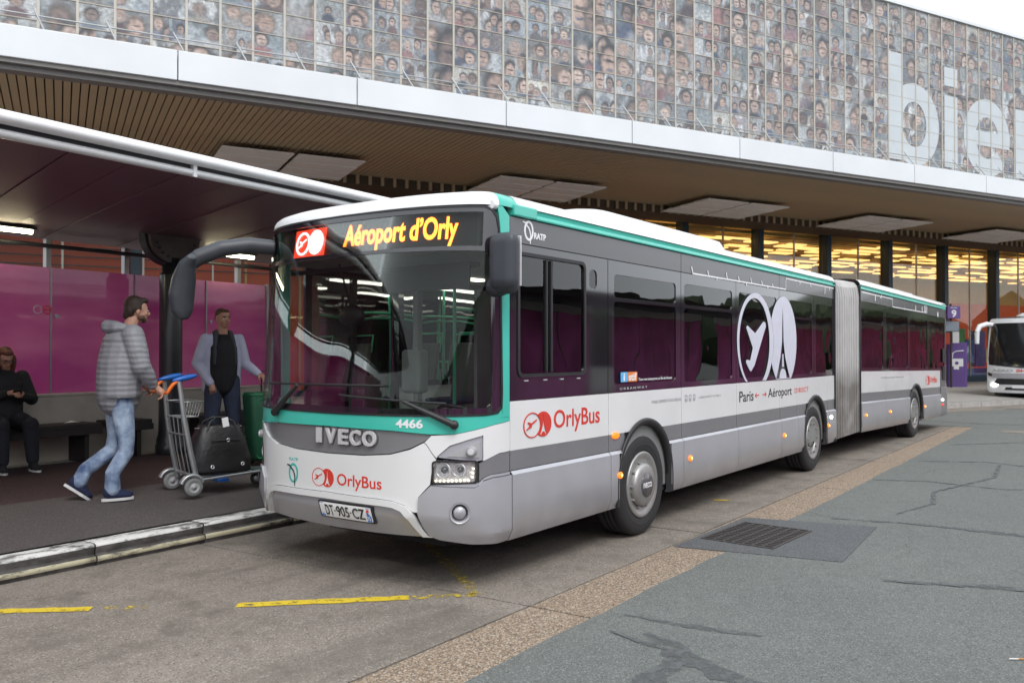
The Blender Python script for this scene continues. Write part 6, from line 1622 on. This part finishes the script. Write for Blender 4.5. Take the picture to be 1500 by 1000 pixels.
person_mesh('trousers', [('l', [Rhip, (Rhip + Rkn) / 2, Rkn, Ran + Vector((0, 0, .03))], [.125, .110, .088, .066]), ('l', [Lhip, (Lhip + Lkn) / 2, Lkn, Lan + Vector((0, 0, .03))], [.125, .110, .088, .066]), ('e', (0, -.02, .56), (.19, .16, .12))], m_trous, w, .010, 2)
shoe(Ran + Vector((0, 0, -.015)), (.1, 1), w, .95, 0, m_blk); shoe(Lan + Vector((0, 0, -.015)), (-.15, 1), w, .95, 0, m_blk)
ph = empty('mobile_phone', w.matrix_basis @ Vector((-.02, .365, .895)), w.rotation_euler[2], 'small dark mobile phone held in both hands by the seated woman', 'phone')
b = MB(); b.box((-.038, -.070, -.005), (.038, .070, .005), 0, .003, T=Matrix.Rotation(R(35), 4, 'X')); b.build('case', m_black, ph)
b = MB(); b.box((-.034, -.064, .0052), (.034, .064, .0062), T=Matrix.Rotation(R(35), 4, 'X')); b.build('screen', M('phone_screen', (.02, .02, .025), .1, var=0), ph)

# ---------------------------------------------------------------- luggage trolley, bags
m_alut = M('trolley_alu', (.40, .42, .43), .35, metal=.7, var=.1); m_blue = M('trolley_blue', (.02, .13, .48), .35, var=.05); m_or = M('trolley_orange', (.80, .16, .015), .4, var=.05)
m_tyregrey = M('castor_tyre', (.20, .21, .21), .7, var=.1); m_leather = M('black_leather', (.014, .014, .015), .42, var=.2, bump=.4, bs=25)
TRZ = -math.atan2(.22, .974)
t = empty('luggage_trolley', (-4.33, .66, .255), TRZ, 'airport luggage trolley with grey frame, blue handle pads and orange brake levers', 'trolley')
for s_ in (-1, 1):
    b = MB(); b.tube([(s_*.27, .05, .13), (s_*.265, -.02, .45), (s_*.245, -.08, .80), (s_*.215, -.12, 1.17)], [.030, .029, .027, .024], 12, sx=.8); b.build('upright', m_alut, t)
    r = empty('castor'); r.parent = t; r.location = (s_*.30, .0, .095)
    b = MB(); b.lathe([(.060, -.018), (.088, -.020), (.095, -.010), (.095, .010), (.088, .020), (.060, .018)], 24, 0, Matrix.Rotation(R(90), 4, 'Y')); b.build('tyre', m_tyregrey, r)
    b = MB(); b.lathe([(0, -.024), (.02, -.024), (.022, -.012), (.055, -.010), (.058, -.020), (.058, .020), (.055, .010), (.022, .012), (.02, .024), (0, .024)], 20, 0, Matrix.Rotation(R(90), 4, 'Y')); b.build('wheel_disc', m_textgrey, r)
    b = MB(); b.tube([(0, -.02 + .115*math.cos(R(a)) , .005 + .115*math.sin(R(a))) for a in range(20, 161, 14)], .022, 8, sx=1.6); b.build('mudguard', m_alut, r)
    b = MB(); b.tube([(s_*.27, .05, .15), (s_*.22, .45, .165), (s_*.14, .80, .17), (s_*.07, .95, .17)], .016, 8); b.build('side_rail', m_alut, t)
    # handle: orange lever and blue palm pad
    b = MB(); b.tube([(s_*.21, -.12, 1.185), (s_*.205, -.18, 1.14), (s_*.20, -.215, 1.09), (s_*.20, -.235, 1.055)], [.018, .020, .020, .016], 10); b.build('brake_lever', m_or, t)
    b = MB(); b.ell((s_*.205, -.06, 1.205), (.034, .135, .030), 18, 10, rot=Matrix.Rotation(R(12), 4, 'X').to_euler()); b.build('handle_pad', m_blue, t)
b = MB(); b.tube([(-.20, -.235, 1.055), (.20, -.235, 1.055)], .015, 10); b.build('handle_bar', m_or, t)
b = MB(); b.tube([(-.27, .03, .20), (.27, .03, .20)], .016, 8); b.tube([(-.26, -.06, .62), (.26, -.06, .62)], .010, 8); b.build('cross_tube', m_alut, t)
for x in (-.12, 0, .12): b = MB(); b.tube([(x, .03, .20), (x, -.02, .45), (x, -.06, .80)], .007, 6); b.build('back_wire', m_alut, t)
for i in range(5):
    x = -.16 + .08 * i; b = MB(); b.tube([(x, .05, .165), (x * .8, .55, .17), (x * .5, .92, .172)], .007, 6); b.build('deck_wire', m_alut, t)
P = [(.05 + .16*math.cos(R(a)) - .05, .88 + .16*math.sin(R(a))) for a in range(0, 360, 20)]
b = MB(); b.prism(P, .155, .185); b.build('nose_plate', M('nose_plate', (.05, .08, .075), .5, var=.1), t)
b = MB(); b.box((-.20, .30, .10), (.20, .42, .135), 0, .01); b.build('advert_plate', m_blue, t)
r = empty('castor'); r.parent = t; r.location = (0, .82, .075)
b = MB(); b.lathe([(.045, -.018), (.070, -.02), (.075, 0), (.070, .02), (.045, .018)], 22, 0, Matrix.Rotation(R(90), 4, 'Y')); b.build('tyre', m_rubber, r)
b = MB(); b.lathe([(0, -.02), (.044, -.018), (.044, .018), (0, .02)], 18, 0, Matrix.Rotation(R(90), 4, 'Y')); b.build('wheel_disc', m_alut, r)
b = MB(); b.tube([(.03, 0, 0), (.03, .01, .09)], .010, 6); b.tube([(-.03, 0, 0), (-.03, .01, .09)], .010, 6); b.build('fork', m_alut, r)
# wire basket
bk = empty('basket'); bk.parent = t; bk.location = (0, -.04, .80)
for z, w_, y1 in ((.16, .215, .17), (.0, .18, .13)):
    b = MB(); b.tube([(-w_, -.06, z), (w_, -.06, z), (w_, y1, z), (-w_, y1, z), (-w_, -.06, z)], .006, 6); b.build('basket_wire', m_alut, bk)
for i in range(6):
    x = -.2 + .08 * i; b = MB(); b.tube([(x, .17, .16), (x*.85, .13, 0), (x*.85, -.06, 0)], .004, 5); b.build('basket_wire', m_alut, bk)
b = MB(); b.tube([(-.2, .15, .08), (.2, .15, .08)], .004, 5); b.build('basket_wire', m_alut, bk)
# black holdall on the trolley
h = empty('holdall', t.matrix_basis @ Vector((0, .37, .195)), TRZ, 'bulging black leather holdall with a white tag riding on the luggage trolley', 'bag')
b = MB(); 
def holdall():
    V = []; F = []; nx, nz = 28, 16
    for j in range(nz + 1):
        v = j / nz; z = .50 * v; sc = 1 - .50 * v ** 2.4; 
        for i in range(nx):
            a = 2 * math.pi * i / nx; ca, sa = math.cos(a), math.sin(a); k = (abs(ca)**3.2 + abs(sa)**3.2) ** (-1/3.2)
            n_ = 1 + .05 * noise.noise(Vector((ca * 2, sa * 2, v * 4)))
            V.append((.19 * k * ca * sc * n_, .34 * k * sa * (1 - .38 * v ** 2) * n_ + .01, z + .012 * noise.noise(Vector((ca * 3, sa * 3, v * 3)))))
    for j in range(nz):
        for i in range(nx): F.append((j*nx + i, j*nx + (i+1) % nx, (j+1)*nx + (i+1) % nx, (j+1)*nx + i))
    F += [tuple(range(nx))[::-1], tuple(range(nz*nx, nz*nx + nx))]; return V, F
V, F = holdall(); mesh_obj('bag_body', V, F, m_leather, h, smooth=True)
for s_ in (-1, 1): b = MB(); b.tube([(s_*.10, -.16, .42), (s_*.09, -.12, .53), (s_*.04, -.04, .575), (s_*.04, .06, .575), (s_*.09, .14, .53), (s_*.10, .17, .42)], .012, 8); b.build('handle', m_leather, h)
b = MB(); b.tube([(.03, -.26, .47), (.03, .26, .47)], .006, 6); b.build('zip', m_steel, h)
b = MB(); b.tube([(.168, -.13 + .14 * 0, .34), (.168, -.10 + .28, .34)], .006, 6); b.build('pocket_seam', m_black, h)
for y, z in ((-.13, .07), (.20, .08), (.05, .34)): b = MB(); b.lathe([(.012, 0), (.020, 0), (.020, .006), (.012, .006), (.012, 0)], 14, 0, Matrix.Translation((.188 if z < .2 else .162, y, z)) @ Matrix.Rotation(R(90), 4, 'Y')); b.build('buckle', m_chrome, h)
b = MB(); b.box((.10, .10, .46), (.108, .17, .56), 0, .002, T=Matrix.Rotation(R(10), 4, 'X')); b.build('luggage_tag', m_textwhite, h)

# green wheeled suitcase
m_gs = M('suitcase_green', (.010, .085, .045), .55, var=.2, bump=.4, bs=14); m_gst = M('suitcase_trim', (.02, .20, .07), .6, var=.1)
cs = empty('suitcase', (-5.33, 2.52, .285), fa + R(8), 'tall dark green wheeled suitcase with a raised black pull handle', 'suitcase')
b = MB(); 
V = []
for z, wx, wy in ((.05, .20, .11), (.12, .235, .14), (.5, .26, .15), (.88, .285, .155), (.93, .27, .14)):
    for (x, y) in rrect(-wx, -wy, wx, wy, .06, 4): V.append((x, y, z))
k = 20; F = [tuple(reversed(range(k))), tuple(range(4*k, 5*k))]
for j in range(4): F += [(j*k + i, j*k + (i+1) % k, (j+1)*k + (i+1) % k, (j+1)*k + i) for i in range(k)]
mesh_obj('case_body', V, F, m_gs, cs, smooth=[False] * 2 + [True] * (4*k))
b = MB(); b.tube([(x, y, .90) for x, y in rrect(-.285, -.155, .285, .155, .06, 4)] , .010, 6); b.tube([(x, .158, z) for x, z in rrect(-.22, .10, .22, .84, .05, 4)], .007, 6); b.build('piping', m_gst, cs)
b = MB(); b.tube([(-.09, -.10, .92), (-.09, -.10, 1.19), (.03, -.10, 1.19), (.03, -.10, .92)], .011, 8); b.build('pull_handle', m_black, cs)
for s_ in (-1, 1): b = MB(); b.lathe([(0, -.015), (.045, -.015), (.045, .015), (0, .015)], 16, 0, Matrix.Translation((s_*.17, -.09, .045)) @ Matrix.Rotation(R(90), 4, 'Y')); b.build('wheel', m_rubber, cs)
b = MB(); b.ell((-.02, -.05, .945), (.03, .015, .02), 10, 6); b.build('grip', m_textwhite, cs)

# ---------------------------------------------------------------- white coach on the right
ca_ = R(14.1)
def view_pt(px, Z, z=0.):
    a = R(35.905); X = (px - 750) / 1250 * Z; return Vector((CAM.x + X*math.cos(a) - Z*math.sin(a), CAM.y + X*math.sin(a) + Z*math.cos(a), z))
m_cw = M('coach_white', (.72, .73, .74), .25, coat=.5, var=.04); m_cg = M('coach_black_glass', (.012, .014, .016), .08, var=0, spec=.8)
cp_ = Vector((.80, 28.4, .004))
co = empty('coach', cp_, -ca_, 'white coach with black windscreen and headlights on, driving in at the right edge', 'coach')
HWC = 1.17
def CF(u, v, off=0):      # curved front, u across, v up
    y = .02 + .22 * (abs(u) / HWC) ** 3 * 1.0; y += .30 * max(0, (v - 1.0) / 2.0) ** 1.6 + (.12 * (.5 - v) if v < .5 else 0)
    return (u, y - off, v)
def CS(name, lp, mat, off=0., th=.03, par=co, step=(.12, .12)): 
    V_, F_ = flat2d([[lp]]); return sheet(name, V_, F_, CF, off, th, mat, par, step)
CS('front_panel', rrect(-1.17, .34, 1.17, 2.86, .12), m_cw)
CS('windscreen', [(-1.10, 1.28), (0, 1.18), (1.10, 1.28), (1.13, 1.5), (1.08, 2.62), (.95, 2.70), (-.95, 2.70), (-1.08, 2.62), (-1.13, 1.5)], m_cg, .012, .01)
CS('grille', [(-.92, .62), (.92, .62), (.80, .82), (-.80, .82)], m_black, .012, .01); CS('grille_bar', [(-1.0, .84), (1.0, .84), (.96, 1.0), (-.96, 1.0)], m_silver, .016, .012)
CS('lower_grille', [(-.55, .44), (.55, .44), (.5, .53), (-.5, .53)], m_black, .012, .01)
for s_ in (-1, 1):
    CS('headlight', [(s_*x, z) for x, z in ((.86, .84), (1.13, .92), (1.14, 1.02), (.80, .93))], m_black, .014, .012)
    p = Vector(CF(s_*.88, .60, .02)); b = MB(); b.ell(p, (.14, .03, .045), 14, 8); b.build('lit_lamp', M('coach_lamp', (.9, .9, .9), .3, emit=(.85, .92, 1), es=7, var=0), co)
    b = MB(); b.ell((s_*1.0, .25, .98), (.10, .03, .03), 10, 6); b.build('lamp_glass', m_chrome, co)
CF2 = lambda u, v, off: CF(u, v, off)
text_on('coach_name', 'AERO', (-.98, 1.045, -.28, 1.135), CF2, .005, .004, m_plateblue if False else m_textgrey, co, .03); text_on('coach_name', 'SHUTTLE', (-.18, 1.045, .95, 1.135), CF2, .005, .004, m_red, co, .03)
CS('number_plate', [(-.30, .50), (.30, .50), (.30, .61), (-.30, .61)], m_plate, .02, .01)
b = MB(); V = []; F = []
sec = [(-1.17, .34), (-1.19, 1.0), (-1.17, 2.3), (-1.10, 2.75), (-.95, 2.88), (0, 2.94), (.95, 2.88), (1.10, 2.75), (1.17, 2.3), (1.19, 1.0), (1.17, .34)]
for y in (.25, .5, 9.4): 
    for (x, z) in sec: V.append((x, y + (.35 * max(0, (z - 1.2) / 1.7) ** 1.3 if y < .4 else 0), z))
k = len(sec)
for j in range(2): F += [(j*k + i, j*k + i + 1, (j+1)*k + i + 1, (j+1)*k + i) for i in range(k - 1)]
F.append(tuple(range(2*k, 3*k)))
mesh_obj('body', V, F, m_cw, co, smooth=False)
for s_ in (-1, 1):
    b = MB(); b.box((s_*1.195, .75, 1.35), (s_*1.175, 9.0, 2.45)); b.build('side_glass', m_cg, co)
    for y in (1.75, 7.2):
        b = MB(); b.lathe([(0, -.14), (.42, -.14), (.44, -.10), (.44, .10), (.42, .14), (.25, .13), (0, .10)], 28, 0, Matrix.Translation((s_*1.03, y, .44)) @ Matrix.Rotation(R(90), 4, 'Y')); b.build('wheel', m_rubber, co)
    b = MB(); b.tube([(s_*1.0, .55, 2.62), (s_*1.18, .25, 2.68), (s_*1.32, .02, 2.60), (s_*1.38, -.05, 2.40)], [.07, .085, .09, .08], 10); b.tube([(s_*1.38, -.05, 2.40), (s_*1.38, -.05, 2.0)], [.085, .07], 10); b.build('mirror', m_cw, co)
b = MB(); b.ell((0, 1.5, 2.90), (.62, 1.0, .22), 20, 12); b.build('roof_unit', m_cw, co)
b = MB(); b.box((-1.0, .4, .25), (1.0, 9.0, .40)); b.build('underbody', m_blackin, co)

# ---------------------------------------------------------------- ticket kiosk and numbered stop sign
m_pur = M('kiosk_purple', (.13, .075, .27), .4, var=.06); m_yel = M('sign_yellow', (.75, .68, .15), .5, var=0)
kx = Vector((-2.35, 36.6, .15))
kk = empty('ticket_machine', kx, R(14), 'purple ticket machine with white bus pictogram below the numbered stop sign', 'ticket machine')
b = MB(); b.prism(rrect(-.38, -.28, .38, .28, .10), 0, 1.98); b.build('cabinet', m_pur, kk)
b = MB(); b.box((-.22, -.295, .95), (.22, -.282, 1.28)); b.build('screen_panel', m_textwhite, kk)
b = MB(); b.tube([(-.20, -.29, 1.30), (-.18, -.29, 1.52), (-.05, -.29, 1.60), (.24, -.29, 1.62)], .025, 8); b.build('pictogram_line', m_textwhite, kk)
b = MB(); b.lathe([(0, 0), (.07, 0), (.07, .01), (0, .01)], 16, 0, Matrix.Translation((-.02, -.296, 1.10)) @ Matrix.Rotation(R(90), 4, 'X')); b.build('coin_slot', m_pur, kk)
b = MB(); b.box((-.14, -.295, .82), (.06, -.282, .95)); b.build('pictogram_foot', m_textwhite, kk)
sg = empty('stop_sign', (-2.42, 35.6, .15), R(-9), 'purple stop sign cube with white and yellow number 9 above small timetable panels', 'sign')
b = MB(); b.tube([(0, 0, 0), (0, 0, 3.6)], .05, 10); b.build('post', m_candark, sg)
Q4 = Matrix.Rotation(R(45), 4, 'Z')
b = MB(); b.box((-.27, -.27, 2.98), (.27, .27, 3.50), 0, .01, T=Q4); b.build('sign_cube', m_pur, sg)
for rz, mt in ((0, m_yel), (90, m_textwhite)):
    Tq = Matrix.Rotation(R(-45 + rz), 4, 'Z') 
    V_, F_ = text2d('9', .03); sheet('numeral', [(-.10 + .20*x, 3.03 + .31*y) for x, y in V_], F_, lambda u, v, off: tuple(Tq @ Vector((u, -.272 - off, v))), .004, .004, mt, sg, (None, None))
    V_, F_ = text2d('Stop', .02); sheet('sign_text', [(-.14 + .28*x, 3.39 + .07*y) for x, y in V_], F_, lambda u, v, off: tuple(Tq @ Vector((u, -.272 - off, v))), .004, .004, m_textwhite, sg, (None, None))
b = MB(); b.box((-.32, -.08, 2.45), (.34, -.05, 2.86)); b.build('route_panel', M('panel_grey_blue', (.36, .42, .50), .5, var=.05), sg)
b = MB(); b.box((.10, -.08, 1.95), (.34, -.05, 2.42)); b.build('notice_panel', m_textwhite, sg)
b = MB(); b.box((-.30, -.08, 1.90), (-.02, -.05, 2.38)); b.build('notice_panel', M('panel_red', (.55, .08, .04), .5, var=.05), sg)

# ---------------------------------------------------------------- low wooded skyline across the apron (only met in reflections)
m_leaf = M('far_foliage', (.055, .075, .035), .8, var=.4, vs=.4, col2=(.03, .045, .022))
tb = MB(); rt = random.Random(11)
for i in range(256):
    an = R(-150 + i * .92 + rt.uniform(-.5, .5)); d_ = rt.uniform(95, 135); cx_, cy_ = CAM.x + math.cos(an) * d_, CAM.y + math.sin(an) * d_; hh = rt.uniform(7.0, 9.0)
    bm = bmesh.new(); bmesh.ops.create_icosphere(bm, subdivisions=2, radius=1)
    for v in bm.verts:
        k = 1 + .35 * noise.noise(v.co * 2.2 + Vector((i * 3.1, 0, 0))); v.co = Vector((cx_ + v.co.x * 4.2 * k, cy_ + v.co.y * 4.2 * k, hh * .40 + v.co.z * hh * .62 * k))
    tb.addbm(bm)
tag(tb.build('far_wood', m_leaf), kind='stuff')
